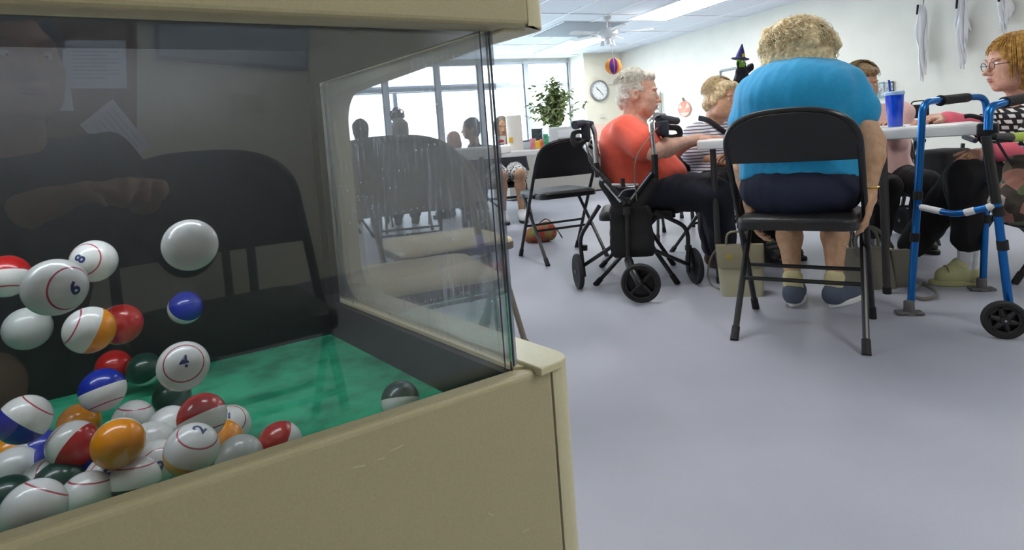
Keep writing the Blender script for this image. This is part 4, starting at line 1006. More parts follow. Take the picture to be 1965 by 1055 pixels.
# ---- person in the dotted cardigan at the right
def card_mat():
    m = mat('dotted_cardigan', (20,19,22), .9, bump=.2, bscale=300); nt = m.node_tree; b = nt.nodes['Principled BSDF']
    tc = nt.nodes.new('ShaderNodeTexCoord'); mp = nt.nodes.new('ShaderNodeMapping'); mp.inputs['Rotation'].default_value = (0, 0, rad(20)); nt.links.new(tc.outputs['Object'], mp.inputs[0])
    sx = nt.nodes.new('ShaderNodeSeparateXYZ'); nt.links.new(mp.outputs[0], sx.inputs[0])
    def dash(o_, n, a, sh=None):
        q = nt.nodes.new('ShaderNodeMath'); q.operation = 'MULTIPLY'; q.inputs[1].default_value = n; nt.links.new(o_, q.inputs[0])
        if sh is not None:
            ad = nt.nodes.new('ShaderNodeMath'); ad.operation = 'ADD'; nt.links.new(q.outputs[0], ad.inputs[0]); nt.links.new(sh, ad.inputs[1]); q = ad
        f = nt.nodes.new('ShaderNodeMath'); f.operation = 'FRACT'; nt.links.new(q.outputs[0], f.inputs[0])
        l = nt.nodes.new('ShaderNodeMath'); l.operation = 'LESS_THAN'; l.inputs[1].default_value = a; nt.links.new(f.outputs[0], l.inputs[0]); return l.outputs[0]
    zz = dash(sx.outputs['Z'], 38, .62)
    fl = nt.nodes.new('ShaderNodeMath'); fl.operation = 'MULTIPLY'; fl.inputs[1].default_value = 38; nt.links.new(sx.outputs['Z'], fl.inputs[0])
    f2 = nt.nodes.new('ShaderNodeMath'); f2.operation = 'FLOOR'; nt.links.new(fl.outputs[0], f2.inputs[0])
    f3 = nt.nodes.new('ShaderNodeMath'); f3.operation = 'MULTIPLY'; f3.inputs[1].default_value = .5; nt.links.new(f2.outputs[0], f3.inputs[0])
    xx = dash(sx.outputs['X'], 52, .5, f3.outputs[0])
    mu = nt.nodes.new('ShaderNodeMath'); mu.operation = 'MULTIPLY'; nt.links.new(zz, mu.inputs[0]); nt.links.new(xx, mu.inputs[1])
    mx = nt.nodes.new('ShaderNodeMixRGB'); mx.inputs[1].default_value = (*srgb((20,19,22)),1); mx.inputs[2].default_value = (*srgb((222,216,214)),1); nt.links.new(mu.outputs[0], mx.inputs[0]); nt.links.new(mx.outputs[0], b.inputs['Base Color']); return m
D = 2.80; rt = person('person in a black and white cardigan and glasses, sitting at the right', P(1950,500,D))
fC = Vector((-.97,.22,0)); rC = Vector((fC.y,-fC.x,0))       # her left is towards us
M_pk = mat('pink_jersey', (240,110,130), .85, bump=.1, bscale=300); M_bk = mat('black_cloth', (16,16,18), .9)
pel = P(1985,365,D); chest = P(1985,270,D); neck = P(1972,200,D)
J = dict(pelvis=pel, chest=chest, neck=neck, head=P(1945,125,D), sR=neck+rC*.16-Z*.05, sL=neck-rC*.17-Z*.06, eR=P(1905,245,D+.12), wR=P(1800,228,D+.02), eL=P(1985,292,D-.25), wL=P(1892,292,D-.14),
    hR=pel+rC*.09, hL=pel-rC*.09, kR=P(1850,345,D+.02), kL=P(1860,345,D-.17), aR=G(1735,530)+Z*.12, aL=G(1858,546)+Z*.10, tR=G(1700,552)+Z*.035, tL=G(1808,546)+Z*.035)
J['aR'] = P(1712,520,2.98); J['tR'] = P(1680,545,2.98); J['tR'].z = .035
sp = dict(j=J, face=fC-Z*.05, w=1.05, skin=skin('rose', (210,160,138)), res=.004, hs=1.08, sz=0, arm=1.1, leg=1.1,
    handR=(P(1740,232,D-.04)-J['wR'], Z, 1, 1.0, .35), handL=(P(1838,312,D-.16)-J['wL'], Z-rC*.6, -1, .95, .6),
    bulk=[(pel+Z*.12+fC*.02, [.19,.17,.14])],
    clothes=[('top', 'pink_top', M_pk, dict(sleeve={'R':1.85,'L':1.75}, o=.008, collar=.0, wave=.003, hem=(pel-Z*.10, -Z))),
             ('top', 'cardigan', card_mat(), dict(sleeve={'R':.97,'L':.85}, o=.020, flare=.008, collar=.03, wave=.004, seed=6, hem=(pel-Z*.12, -Z))),
             ('pants', 'trousers', M_bk, dict(len=.70, o=.018, cuff=.046, wave=.006, waist=.34))],
    shoe=(mat('cream_leather', (206,200,150), .6, bump=.1), mat('cream_sole', (196,190,140), .6), mat('sock_white', (224,224,230), .9)), sockh=.14, shb=1.04)
h, lat, fw, spn, J = human(rt, sp)
_d = (J['tL']-J['aL']); _d.z = 0; _d.normalize(); _l = Vector((-_d.y,_d.x,0)); _g = Vector((J['aL'].x,J['aL'].y,0))
for k in (.05,.085): mb = MB(); mb.tube(bez([_g+_d*k-_l*.034+Z*.05, _g+_d*k-_l*.02+Z*(.118-k*.45), _g+_d*k+_l*.02+Z*(.118-k*.45), _g+_d*k+_l*.034+Z*.05]), .006, 8, flat=(.5,1)); wpart(rt, mb, 'shoe_strap', mat('strap_olive', (140,134,96), .6))
M_h4 = hairmat('hair_golden', (204,158,84), (150,106,50), 50)
S = Solid(); S.ell(h.p(0,-.020,.038), [.094,.108,.100], h.ax(), .02); S.ell(h.p(0,-.045,-.055), [.098,.085,.095], h.ax(), .03); S.ell(h.p(0,.130,-.065), [.085,.070,.108], h.ax(), .02, True); S.ell(h.p(0,.105,-.03), [.07,.05,.07], h.ax(), .01, True)
mesh_of('hair', S.mesh(.0035, waves(.003, 45, 12, (1,1,.3))), M_h4, rt)
def bob(rg):
    a = rg.uniform(0, 2*PI); fro = math.cos(a) > .70; L0 = rg.uniform(.2,1.1); pts = []; o1 = rg.uniform(0,6.3); n_ = 12; up_ = rg.uniform(0,.006)
    for k in range(n_):
        t = k/(n_-1); tt = L0*.6 + (1.55 if not fro else .75)*t; q = min(tt, 1.5); ex = max(0, tt-1.5)
        rr = 1+up_*10*t
        pts.append(h.p(math.sin(q)*math.sin(a)*.098*rr, -.022+math.sin(q)*math.cos(a)*.112*rr, .038+math.cos(q)*.104*rr-ex*.16+.002*math.sin(9*t+o1)))
    return pts, [.0018*(1-.5*k/11) for k in range(12)]
hair_strands(rt, 'hair_locks', M_h4, bob, 700, 13)
M_gl = mat('spectacle_frame', (52,30,34), .35)
mb = MB()
for q in (-1, 1):
    mb.tube([h.p(q*.032+.021*math.cos(rad(18*k)), .100-.004*abs(math.cos(rad(18*k))), .008+.017*math.sin(rad(18*k))) for k in range(20)], .0018, 6, closed=True)
    mb.tube([h.p(q*.053,.098,.012), h.p(q*.078,.06,.012), h.p(q*.082,.0,.008)], .0018, 6)
mb.tube([h.p(-.011,.101,.010), h.p(.011,.101,.010)], .0016, 6); wpart(rt, mb, 'glasses', M_gl)
mb = MB(); dd = (J['wL']-J['eL']).normalized(); qv = P(1838,305,D-.16)-J['wL']; c = J['wL']+qv.normalized()*.095+Z*.004
mb.tube([c+(Z*math.cos(rad(30*k))+rC*math.sin(rad(30*k)))*.0105+rC*-.01 for k in range(12)], .0018, 6, closed=True); wpart(rt, mb, 'ring', MATS['gold'])
# ================================================================= chairs of the others
def chair_at(p, rz, label, **k): return folding_chair(label, (p[0], p[1], 0), rz, **k)
def face_rz(d): return math.atan2(-d.x, d.y)
_p = P(1222,372,3.32)
chair_at(_p-fO*.02, face_rz(fO), 'black folding chair under the person in the coral t-shirt', SZ=.375, H=.76)
_p = P(1378,348,3.78); chair_at(_p+fS*.0-Vector((.0,0,0)), face_rz(fS), 'black folding chair under the person in the striped top', SZ=.385, H=.72)
_p = P(1692,345,3.75); chair_at(_p, face_rz(fK), 'black folding chair under the person in pale pink', SZ=.40, H=.74)
_p = P(1985,365,2.80); chair_at(_p, face_rz(fC), 'black folding chair under the person in the cardigan', SZ=.375, H=.74)
chair_at((.30, 4.02), rad(22), 'empty black folding chair at the back table, left of the rollator', H=.79, W=.44)
chair_at(P(1320,330,4.35), rad(160), 'black folding chair between the coral and the striped persons', H=.76)
# ================================================================= three-wheeled rollator
M_chr = mat('chrome', (190,192,196), .18, metal=1.0)
M_frb = mat('rollator_black', (22,22,24), .38)
M_nyl = mat('black_nylon', (20,20,22), .85, bump=.5, bscale=500)
M_grip = mat('grip_navy', (36,40,54), .6)
RO_ = thing('rollator', 'black and chrome three-wheeled rollator with fabric pouch beside the coral t-shirt', 'walker', tuple(G(1225,575)))
def wheel(root, name, c, ax, r, w, spokes=4, m1=M_rub, m2=M_frb, hub=M_chr):
    ax = Vector(ax).normalized(); R = ax.to_track_quat('Z','Y').to_matrix(); mb = MB()
    prof = [(r-.016,-w/2), (r-.006,-w/2), (r,-w*.28), (r,w*.28), (r-.006,w/2), (r-.016,w/2), (r-.02,w*.3), (r-.02,-w*.3), (r-.016,-w/2)]
    mb.lathe(prof, c, R, 36); t = wpart(root, mb, name, m1)
    mb = MB(); mb.lathe([(r-.026,-w*.36), (r-.018,-w*.36), (r-.018,w*.36), (r-.026,w*.36), (r-.026,-w*.36)], c, R, 36)
    for k in range(spokes):
        a = 2*PI*k/spokes+.78; d = R @ Vector((math.cos(a), math.sin(a), 0)); mb.tube([c+d*.012, c+d*(r*.6), c+d*(r-.02)], [.013,.008,.014], 8, flat=None)
    wsub(root, t, mb, 'spokes', m2)
    mb = MB(); mb.lathe([(.014,-w*.6), (.017,-w*.4), (.017,w*.4), (.014,w*.6)], c, R, 16); wsub(root, t, mb, 'hub', m2)
    mb = MB(); mb.lathe([(.004,-w*.72), (.004,w*.72)], c, R, 10); wsub(root, t, mb, 'axle', hub)
    return t
cen = P(1230,551,2.78); cen.z = .0925
wheel(RO_, 'wheel', cen, (-.28,-.95,0), .0925, .030)
for x, d in ((1109,3.12), (1333,3.05)):
    c = P(x, 515, d); c.z = .0925; wheel(RO_, 'wheel', c, (.97, .12, 0), .0925, .026)
    s_ = 1 if x < 1200 else -1
hd = 2.93
mb = MB(); mb.tube([P(1203,398,hd), P(1205,500,hd-.02)], .013, 12); mb.tube([P(1203,398,hd), P(1203,412,hd)], .024, 12); wpart(RO_, mb, 'head_tube', M_frb)
mb = MB(); mb.tube(bez([P(1206,498,2.90), P(1210,512,2.83), P(1219,530,2.76), P(1229,549,2.735)], 5), [.020,.021,.022,.022,.022]+[.021]*5+[.018]*5+[.013], 12); wpart(RO_, mb, 'fork', M_frb)
mb = MB(); mb.tube(fillet([P(1150,395,3.02), P(1112,455,3.1), P(1121,530,3.12)], .05), .011, 10); wpart(RO_, mb, 'rear_frame', M_frb)
mb = MB(); mb.tube(fillet([P(1255,405,2.98), P(1320,436,3.04), P(1321,522,3.05)], .06), .011, 10); wpart(RO_, mb, 'rear_frame', M_frb)
mb = MB(); mb.tube([P(1205,452,2.95), P(1122,508,3.11)], .010, 10); wpart(RO_, mb, 'strut', M_frb)
mb = MB(); mb.tube([P(1205,458,2.95), P(1322,508,3.04)], .010, 10); wpart(RO_, mb, 'strut', M_frb)
for x0, x1, d in ((1121,1103,3.12), (1321,1341,3.05)):
    mb = MB(); mb.tube([P(x0,516,d), P(x1,515,d)], .005, 8); wpart(RO_, mb, 'axle', M_frb); mb = MB(); mb.tube([P(x0,470,d), P(x0,480,d)], .018, 8); wpart(RO_, mb, 'collar', M_frb)
# V of push bars
def bar(pts, r, m, name, seg=10): mb = MB(); mb.tube(pts, r, seg); return wpart(RO_, mb, name, m)
bar(fillet([P(1200,392,2.95), P(1143,325,3.05), P(1138,316,3.06)], .03), .0125, M_frb, 'push_bar'); bar([P(1191,388,2.93), P(1150,340,3.02)], .006, M_chr, 'push_bar')
bar(fillet([P(1206,392,2.95), P(1254,328,2.98), P(1260,320,2.98)], .03), .0125, M_frb, 'push_bar'); bar([P(1210,383,2.93), P(1250,331,2.96)], .006, M_chr, 'push_bar')
bar([P(1258,345,2.98), P(1256,296,2.98)], .016, M_frb, 'clamp'); bar([P(1147,340,3.05), P(1144,312,3.05)], .016, M_frb, 'clamp')
bar(fillet([P(1255,300,2.98), P(1249,232,2.98), P(1256,221,3.00), P(1275,222,3.06)], .035), .0125, M_chr, 'handle_tube')
bar(fillet([P(1144,315,3.05), P(1141,252,3.05), P(1133,236,3.04), P(1118,238,3.0)], .035), .0125, M_chr, 'handle_tube')
bar([P(1173,355,2.96), P(1224,355,2.96)], .010, M_chr, 'crossbar'); bar(bez([P(1187,378,2.94), P(1198,365,2.95), P(1220,362,2.95)]), .005, M_chr, 'folding_link')
bar([P(1196,358,2.95), P(1195,342,2.95)], .010, M_rub, 'latch')
bar([P(1262,226,3.02), P(1276,229,3.06), P(1299,232,3.14)], [.020,.022,.019], M_grip, 'grip', 14); bar([P(1135,238,3.05), P(1118,237,3.0), P(1103,240,2.95)], [.016,.019,.022], M_grip, 'grip', 14)
def lever(pts): mb = MB(); mb.tube(bez(pts, 5), .010, 8, closed=True, flat=(1,1.6)); wpart(RO_, mb, 'brake_lever', M_rub)
lever([P(1268,240,3.04), P(1284,244,3.06), P(1300,246,3.08), P(1305,257,3.09), P(1296,264,3.08), P(1278,262,3.06), P(1266,252,3.04)])
lever([P(1112,252,3.0), P(1101,256,2.98), P(1100,271,2.97), P(1108,277,2.97), P(1122,270,3.0), P(1124,258,3.0)])
mb = MB(); mb.box(P(1270,246,3.02), (.05,.06,.075), rad(20), bev=.01); wpart(RO_, mb, 'brake_housing', M_grip)
mb = MB(); mb.box(P(1124,252,3.02), (.045,.06,.09), rad(-10), bev=.01); wpart(RO_, mb, 'brake_housing', M_grip)
bar(bez([P(1262,245,2.97), P(1245,265,2.90), P(1222,300,2.86), P(1218,340,2.88), P(1222,385,2.92)], 8), .0028, mat('cable_grey', (110,104,96), .5), 'brake_cable', 6)
bar(bez([P(1136,262,3.0), P(1128,285,2.96), P(1132,310,2.97), P(1150,330,2.98)], 8), .0028, MATS['cable_grey'], 'brake_cable', 6)
_a, _b = P(1168,400,2.99), P(1250,400,2.96); _x = (_b-_a); _x.z = 0; _w = _x.length; _x.normalize(); _y = Vector((-_x.y,_x.x,0)); _c = (_a+_b)/2+_y*.02; _zb = P(1208,490,2.97).z; _zt = P(1208,396,2.97).z
mb = MB(); A = rrect(1,1,.16,4); n = len(A); rows = []; rgp = random.Random(4)
for k in range(13):
    t_ = k/12; wd = _w*(1.02-.06*t_)*(1+.02*math.sin(7*t_)); dp = .15+.02*math.sin(5*t_+1); ins = 1 if 0 < k < 12 else .9
    for j, (x, y) in enumerate(A):
        g_ = .004*math.sin(j*2.1+k*1.3); rows.append(Vector((_c.x,_c.y,0))+_x*(x*wd*ins+g_)+_y*(y*dp*ins+g_)+Z*(_zb+(_zt-_zb)*t_))
mb.add(rows, [(a*n+i,a*n+(i+1)%n,(a+1)*n+(i+1)%n,(a+1)*n+i) for a in range(12) for i in range(n)]+[tuple(range(n))[::-1], tuple(12*n+i for i in range(n))]); wpart(RO_, mb, 'pouch', M_nyl, angle=60)
S = Solid(); S.cone(P(1160,352,3.02), P(1190,395,2.98), .030, .035, .02); S.cone(P(1252,352,2.99), P(1220,395,2.97), .030, .035, .02); S.cone(P(1190,395,2.98), P(1222,395,2.98), .035,.035,.02)
mesh_of('pouch_flap', S.mesh(.007, waves(.006, 22, 15)), M_nyl, RO_)

# ================================================================= blue folding walker
M_blue = mat('anodised_blue', (28,104,176), .28, metal=.75); M_gry = mat('grey_rubber', (92,90,92), .7); M_foam = mat('black_foam', (30,28,30), .85, bump=.4, bscale=90)
WK = thing('walking_frame', 'blue metal walking frame with black foam grips and small front wheel', 'walker', tuple(G(1850,600)))
def wb(pts, r, m, name, par=None, seg=12, **k):
    mb = MB(); mb.tube(pts, r, seg, **k); return wpart(WK, mb, name, m) if par is None else wsub(WK, par, mb, name, m)
d1, d2, d3 = 2.36, 2.58, 2.06
a_ = fillet([P(1747,592,d1), P(1760,400,d1), P(1771,196,d1+.01), P(1803,192,d1+.05)], .10, 8)
L1 = wb(a_, .0135, M_blue, 'leg')
b_ = fillet([P(1803,192,d1+.05), P(1858,186,d2-.06), P(1893,186,d2-.02), P(1894,300,d2), P(1891,420,d2), P(1886,548,d2)], .09, 8)
L2 = wb(b_, .0135, M_blue, 'leg')
wb([P(1804,193,d1+.05), P(1856,187,d2-.07)], .019, M_foam, 'grip'); wb([P(1804,193,d1+.05), P(1806,193,d1+.055)], .022, M_foam, 'grip_ring')
for L_, x, y, d in ((L1,1745,603,d1), (L2,1884,557,d2)):
    f_ = G(x, y); mb = MB(); mb.lathe([(.030,0), (.028,.006), (.020,.012), (.019,.05), (.016,.055)], f_, seg=16); wsub(WK, L_, mb, 'foot_cap', M_gry)
    mb = MB(); mb.box(f_+Vector((0,0,.008)), (.095,.05,.010), rad(-15), bev=.004); wsub(WK, L_, mb, 'glide', M_gry)
for x, y, d in ((1762,375,d1), (1756,455,d1), (1893,420,d2)): wb([P(x,y-8,d), P(x-1,y+8,d)], .0175, M_rub, 'collar')
L3 = wb([P(1912,388,d3), P(1922,470,d3), P(1937,590,d3)], .0135, M_blue, 'leg'); wb([P(1892,262,d3+.02), P(1912,390,d3)], .0155, M_frb, 'leg_sleeve')
wb(fillet([P(1896,250,d3+.02), P(1898,205,d3+.03), P(1925,197,d3+.05), P(1990,183,d3+.20)], .05), .0135, M_blue, 'handle_tube'); wb([P(1927,196,d3+.06), P(1975,187,d3+.17)], .019, M_foam, 'grip')
for y in (405, 470): wb([P(1915 if y < 450 else 1923,y-9,d3), P(1917 if y < 450 else 1925,y+9,d3)], .0175, M_rub, 'collar')
wb(fillet([P(1761,396,d1), P(1835,412,2.15), P(1912,394,d3)], .04), .0115, M_blue, 'crossbar')
M_tape = mat('white_tape', (225,225,225), .6, bump=.3)
_A, _B, _C = P(1761,396,d1), P(1835,412,2.15), P(1912,394,d3)
for q_, r_, a0, a1 in ((_A,_B,.12,.66),(_B,_C,.22,.48),(_B,_C,.78,.97)): wb([q_.lerp(r_,a0), q_.lerp(r_,a1)], .0128, M_tape, 'tape')
mb = MB(); mb.box(P(1896,247,2.2), (.062,.20,.045), rad(-40), bev=.008); wpart(WK, mb, 'hinge_clamp', M_frb)
wb(bez([P(1898,236,2.12), P(1880,226,2.14), P(1862,222,2.16), P(1850,224,2.17)]), .008, M_frb, 'release_lever')
wb([P(1906,262,d3+.02), P(1938,264,d3+.06)], [.012,.017], M_frb, 'folding_handle'); wb([P(1938,264,d3+.06), P(1962,262,d3+.10), P(1985,260,d3+.14)], .0165, mat('lime_grip', (176,200,70), .5), 'folding_handle')
wb([P(1893,350,d2), P(1915,352,d3+.1)], .010, M_blue, 'crossbar')
c = P(1927,618,d3-.04); c.z = .066; wheel(WK, 'wheel', c, (-.38,-.90,0), .066, .024, spokes=6, m2=M_frb)
wb([P(1937,588,d3), P(1933,600,d3-.01), c+Vector((.015,.03,.0))], .011, M_frb, 'wheel_fork')
# floral bag hanging at the walker
M_flor = mat('floral_fabric', (44,40,36), .85, c2=(150,112,96), vscale=15, bump=.1)
_nt = M_flor.node_tree; _b = _nt.nodes['Principled BSDF']; _v = _nt.nodes.new('ShaderNodeTexVoronoi'); _v.inputs['Scale'].default_value = 26; _tc = _nt.nodes.new('ShaderNodeTexCoord'); _nt.links.new(_tc.outputs['Object'], _v.inputs['Vector'])
_s = _nt.nodes.new('ShaderNodeSeparateColor'); _nt.links.new(_v.outputs['Color'], _s.inputs[0]); _r = _nt.nodes.new('ShaderNodeValToRGB'); _r.color_ramp.interpolation = 'CONSTANT'
for _p, _c in ((0,(52,46,40)),(.3,(96,84,66)),(.5,(150,104,92)),(.65,(84,98,66)),(.8,(170,160,150)),(.9,(60,52,44))):
    _e = _r.color_ramp.elements[0] if _p == 0 else _r.color_ramp.elements.new(_p); _e.position = _p; _e.color = (*srgb(_c), 1)
_nt.links.new(_s.outputs[0], _r.inputs[0]); _nt.links.new(_r.outputs[0], _b.inputs['Base Color'])
bg = thing('shoulder_bag', 'floral patterned cloth bag hanging from the blue walking frame', 'bag', tuple(G(1950,600)))
S = Solid(); S.cone(P(1958,318,2.13), P(1952,392,2.12), .045, .075, .03); S.cone(P(1990,318,2.2), P(1985,395,2.2), .05, .08, .03); S.cone(P(1945,385,2.12), P(1985,390,2.18), .06, .06, .03)
mesh_of('body', S.mesh(.005, waves(.007, 30, 16)), M_flor, bg)
mb = MB(); mb.tube(bez([P(1914,272,2.07), P(1928,295,2.10), P(1944,318,2.13)]), .007, 8, flat=(1,.4)); wpart(bg, mb, 'strap', M_nyl)

# ================================================================= handbags and things on the floor
M_bagc = mat('cream_leatherette', (176,172,146), .5, bump=.1, bscale=200); M_bagd = mat('sand_leather', (132,126,104), .55, bump=.1)
M_bagg = mat('grey_leather', (112,108,98), .55, bump=.1, bscale=120)
tb = thing('handbag', 'two-tone cream tote handbag on the floor by the foreground chair', 'bag', tuple(G(1430,567)))
o3 = G(1426,568); ax = Vector((.96,-.25,0)); ay = Vector((.25,.96,0))
def frust(O, ax, ay, w0, w1, d0, d1, z0, z1, seg=8):
    mb = MB(); A = rrect(1,1,.12,4); n = len(A); rows = []
    for k in range(seg+1):
        t = k/seg; w = w0+(w1-w0)*t; d = (d0+(d1-d0)*t)*(1-.35*t**3); rows += [O+ax*(x*w)+ay*(y*d)+Z*(z0+(z1-z0)*t) for x, y in A]
    mb.add(rows, [(a*n+i,a*n+(i+1)%n,(a+1)*n+(i+1)%n,(a+1)*n+i) for a in range(seg) for i in range(n)]+[tuple(range(n))[::-1], tuple(seg*n+i for i in range(n))]); return mb
wpart(tb, frust(o3+ay*.05, ax, ay, .185, .205, .13, .11, .0, .135), 'lower_body', M_bagc)
wpart(tb, frust(o3+ay*.05, ax, ay, .205, .215, .108, .06, .135, .235), 'upper_body', M_bagd)
mb = MB(); mb.tube(bez([o3+ax*-.06+Z*.23+ay*.05, o3+ax*-.045+Z*.29+ay*.05, o3+ax*.03+Z*.29+ay*.05, o3+ax*.05+Z*.23+ay*.05]), .006, 8); wpart(tb, mb, 'handle', M_bagd)
mb = MB(); mb.lathe([(.014,0),(.014,.004),(.0,.005)], P(1399,493,2.72), Matrix(((1,0,0),(0,0,-1),(0,1,0))), 16); wpart(tb, mb, 'clasp', MATS['gold'])
mb = MB(); mb.tube(bez([P(1384,470,2.86), P(1366,490,2.95), P(1358,525,2.98), G(1366,548)+Z*.005, G(1380,556)+Z*.004]), .004, 6); wpart(tb, mb, 'strap', M_bagd)
tb2 = thing('handbag', 'grey white purse with buckled straps behind the cream tote', 'bag', tuple(G(1480,500)))
S = Solid(); c = G(1482,494); S.ell(c+Z*.065, [.075,.05,.062], None, .02); S.cone(c+Vector((-.05,0,.03)), c+Vector((.055,0,.03)), .035, .035, .02); S.cut(c+Z*.002, -Z)
mesh_of('body', S.mesh(.005, waves(.003, 40, 17)), mat('pale_grey_leather', (150,148,144), .6), tb2)
for z in (.06, .09):
    mb = MB(); mb.tube(bez([c+Vector((-.07,-.02,z-.02)), c+Vector((-.03,-.052,z)), c+Vector((.03,-.055,z+.006)), c+Vector((.07,-.02,z-.01))]), .006, 8, flat=(1,.4)); wpart(tb2, mb, 'strap', mat('dark_strap', (70,68,66), .6))
tb3 = thing('handbag', 'large grey leather handbag with round handles by the table leg', 'bag', tuple(G(1690,560)))
o3 = G(1668,556); ax = Vector((.99,-.14,0)); ay = Vector((.14,.99,0))
wpart(tb3, frust(o3+ay*.06, ax, ay, .245, .215, .13, .06, .0, .185), 'body', M_bagg)
wpart(tb3, frust(o3+ax*.165+ay*.07, ax, ay, .09, .085, .10, .05, .0, .165), 'side_pocket', M_bagg)
for dd in (.0, .07):
    mb = MB(); mb.tube(bez([o3+ax*-.03+ay*(.035+dd)+Z*.16, o3+ax*-.03+ay*(.04+dd)+Z*.24, o3+ax*.03+ay*(.04+dd)+Z*.285, o3+ax*.085+ay*(.04+dd)+Z*.24, o3+ax*.09+ay*(.035+dd)+Z*.16]), .0075, 8); wpart(tb3, mb, 'handle', M_bagg)
mb = MB(); mb.tube(bez([o3+ax*-.115+ay*.03+Z*.14, o3+ax*-.15+ay*.02+Z*.09, o3+ax*-.14+ay*.0+Z*.03, o3+ax*-.12+Z*.012]), .004, 6); wpart(tb3, mb, 'strap', M_bagg)
mb = MB(); mb.tube(bez([o3+ax*.19+Z*.02, G(1757,560)+Z*.02, G(1770,553)+Z*.02, G(1792,562)+Z*.014, G(1795,574)+Z*.012, G(1770,578)+Z*.01, G(1752,572)+Z*.01]), .011, 8, flat=(.9,.25)); wpart(tb3, mb, 'strap', mat('grey_strap', (128,124,116), .6))
fb = thing('cloth_bag', 'red and green patterned cloth bag lying on the floor under the back table', 'bag', tuple(G(1040,466)))
S = Solid(); c = G(1040,464); S.ell(c+Z*.07, [.12,.07,.075], None, .02); S.ell(c+Vector((-.06,0,.045)), [.08,.06,.05], None, .02); S.ell(c+Vector((.05,0,.10)), [.06,.05,.06], None, .02); S.cut(c+Z*.002, -Z)
mesh_of('body', S.mesh(.006, waves(.006, 30, 18)), mat('patterned_cloth', (150,44,44), .8, c2=(120,130,70), vscale=14), fb)
mb = MB(); mb.tube(bez([c+Vector((-.02,0,.14)), c+Vector((.05,0,.175)), c+Vector((.12,0,.09)), c+Vector((.16,0,.02))]), .005, 6); wpart(fb, mb, 'strap', M_flor)

# ================================================================= tumbler on the table
M_tum = mat('blue_acrylic', (14,72,214), .12, coat=.6, spec=.6); M_rim = mat('clear_acrylic', (170,196,232), .08)
tp = P(1718,236,2.72); tp.z = ZTB
tu = thing('tumbler', 'bright blue acrylic tumbler with straw on the white table', 'drinking cup', tuple(tp))
k_ = FPX/2.72; H_ = 63/k_
mb = MB(); mb.lathe([(.0,.0), (.028,.0), (.029,.004), (.0375,H_-.01), (.0385,H_), (.036,H_), (.034,H_-.004), (0,H_-.004)], (0,0,0), seg=32); mb.build('cup', M_tum, tu)
mb = MB(); mb.lathe([(.040,H_-.004), (.041,H_+.008), (.037,H_+.013), (.0,H_+.013)], (0,0,0), seg=32); mb.build('lid', M_rim, tu)
mb = MB(); mb.tube([(-.012,0,.02), (-.022,0,H_+.065)], .0045, 10); mb.build('straw', mat('blue_straw', (20,60,170), .3), tu)
# papers lying on the main table
def on_table(x, y): 
    p = G(x, y, ZTB); return p
mb = MB(); q = TA+DX*.78+DY*.22; mb.box(Vector((q.x,q.y,ZTB+.0015)), (.21,.15,.002), AT+.1); tag(mb.build('game_card', mat('card_pale', (214,216,200), .6), smooth=False), 'pale game card on the table in front of the cardigan sleeve', 'card')

# ================================================================= back table with its clutter
ZB = .715
BO = P(905,303,4.75); BO.z = 0
DXb = Vector((.90,-.22,0)).normalized()
back_table = folding_table('white folding table at the back, drinks and clutter on it', Vector((-.62,4.95,0)), rad(-6), 2.3, .60, ZB, (.25, 2.05))
def bt(x, dy=.3):        # a spot on the back table in line with picture column x
    d = ray(x, 290); o = Vector((-.62,4.95,0)); a = rad(-6); nx = Vector((-math.sin(a), math.cos(a), 0)); s_ = ((o+nx*dy)-Vector((0,0,0))).dot(nx)/d.dot(nx); p = d*s_; return Vector((p.x, p.y, ZB))
t = thing('paper_cup', 'white paper cup with a red and blue round emblem on the back table', 'cup', tuple(bt(962,.06)))
mb = MB(); mb.lathe([(0,0),(.034,0),(.046,.125),(.047,.13),(.044,.13),(.042,.12),(0,.12)], seg=24); mb.build('cup', mat('paper_white', (236,236,234), .5), t)
def disc(t, c, r, m, name, a0=0, a1=360, th=.0015, R0=.0):
    o = [(r*math.cos(rad(a0+(a1-a0)*k/20)), r*math.sin(rad(a0+(a1-a0)*k/20))) for k in range(21)]
    mb = MB(); mb.prism(o, c, (1,0,0), (0,0,1), th); return mb.build(name, m, t, smooth=False)
disc(t, (.008,-.043,.075), .026, mat('emblem_red', (214,40,50), .4), 'emblem', 20, 190); disc(t, (.008,-.0432,.070), .024, mat('emblem_blue', (30,50,110), .4), 'emblem', 200, 350)
t = thing('paper_towel_roll', 'tall white paper towel roll with a small yellow tag on the back table', 'paper towels', tuple(bt(990,.20)))
mb = MB(); mb.lathe([(.018,.0),(.066,.0),(.067,.004),(.067,.29),(.065,.295),(.02,.295),(.018,.28),(.018,.0)], seg=28); mb.build('roll', mat('towel_white', (240,236,230), .8, bump=.2), t)
mb = MB(); mb.box((-.035,-.062,.09), (.034,.004,.045), rad(-25)); mb.build('tag', mat('tag_yellow', (240,190,50), .5), t, smooth=False)
t = thing('container', 'clear plastic tub with dark rim on the back table', 'box', tuple(bt(1012,.35)))
mb = MB(); mb.box((0,0,.035), (.12,.10,.07), bev=.008); mb.build('tub', mat('tub_clear', (190,204,214), .3), t); mb = MB(); mb.box((0,0,.075), (.13,.11,.012), bev=.004); mb.build('lid', mat('lid_grey', (90,100,110), .4), t)
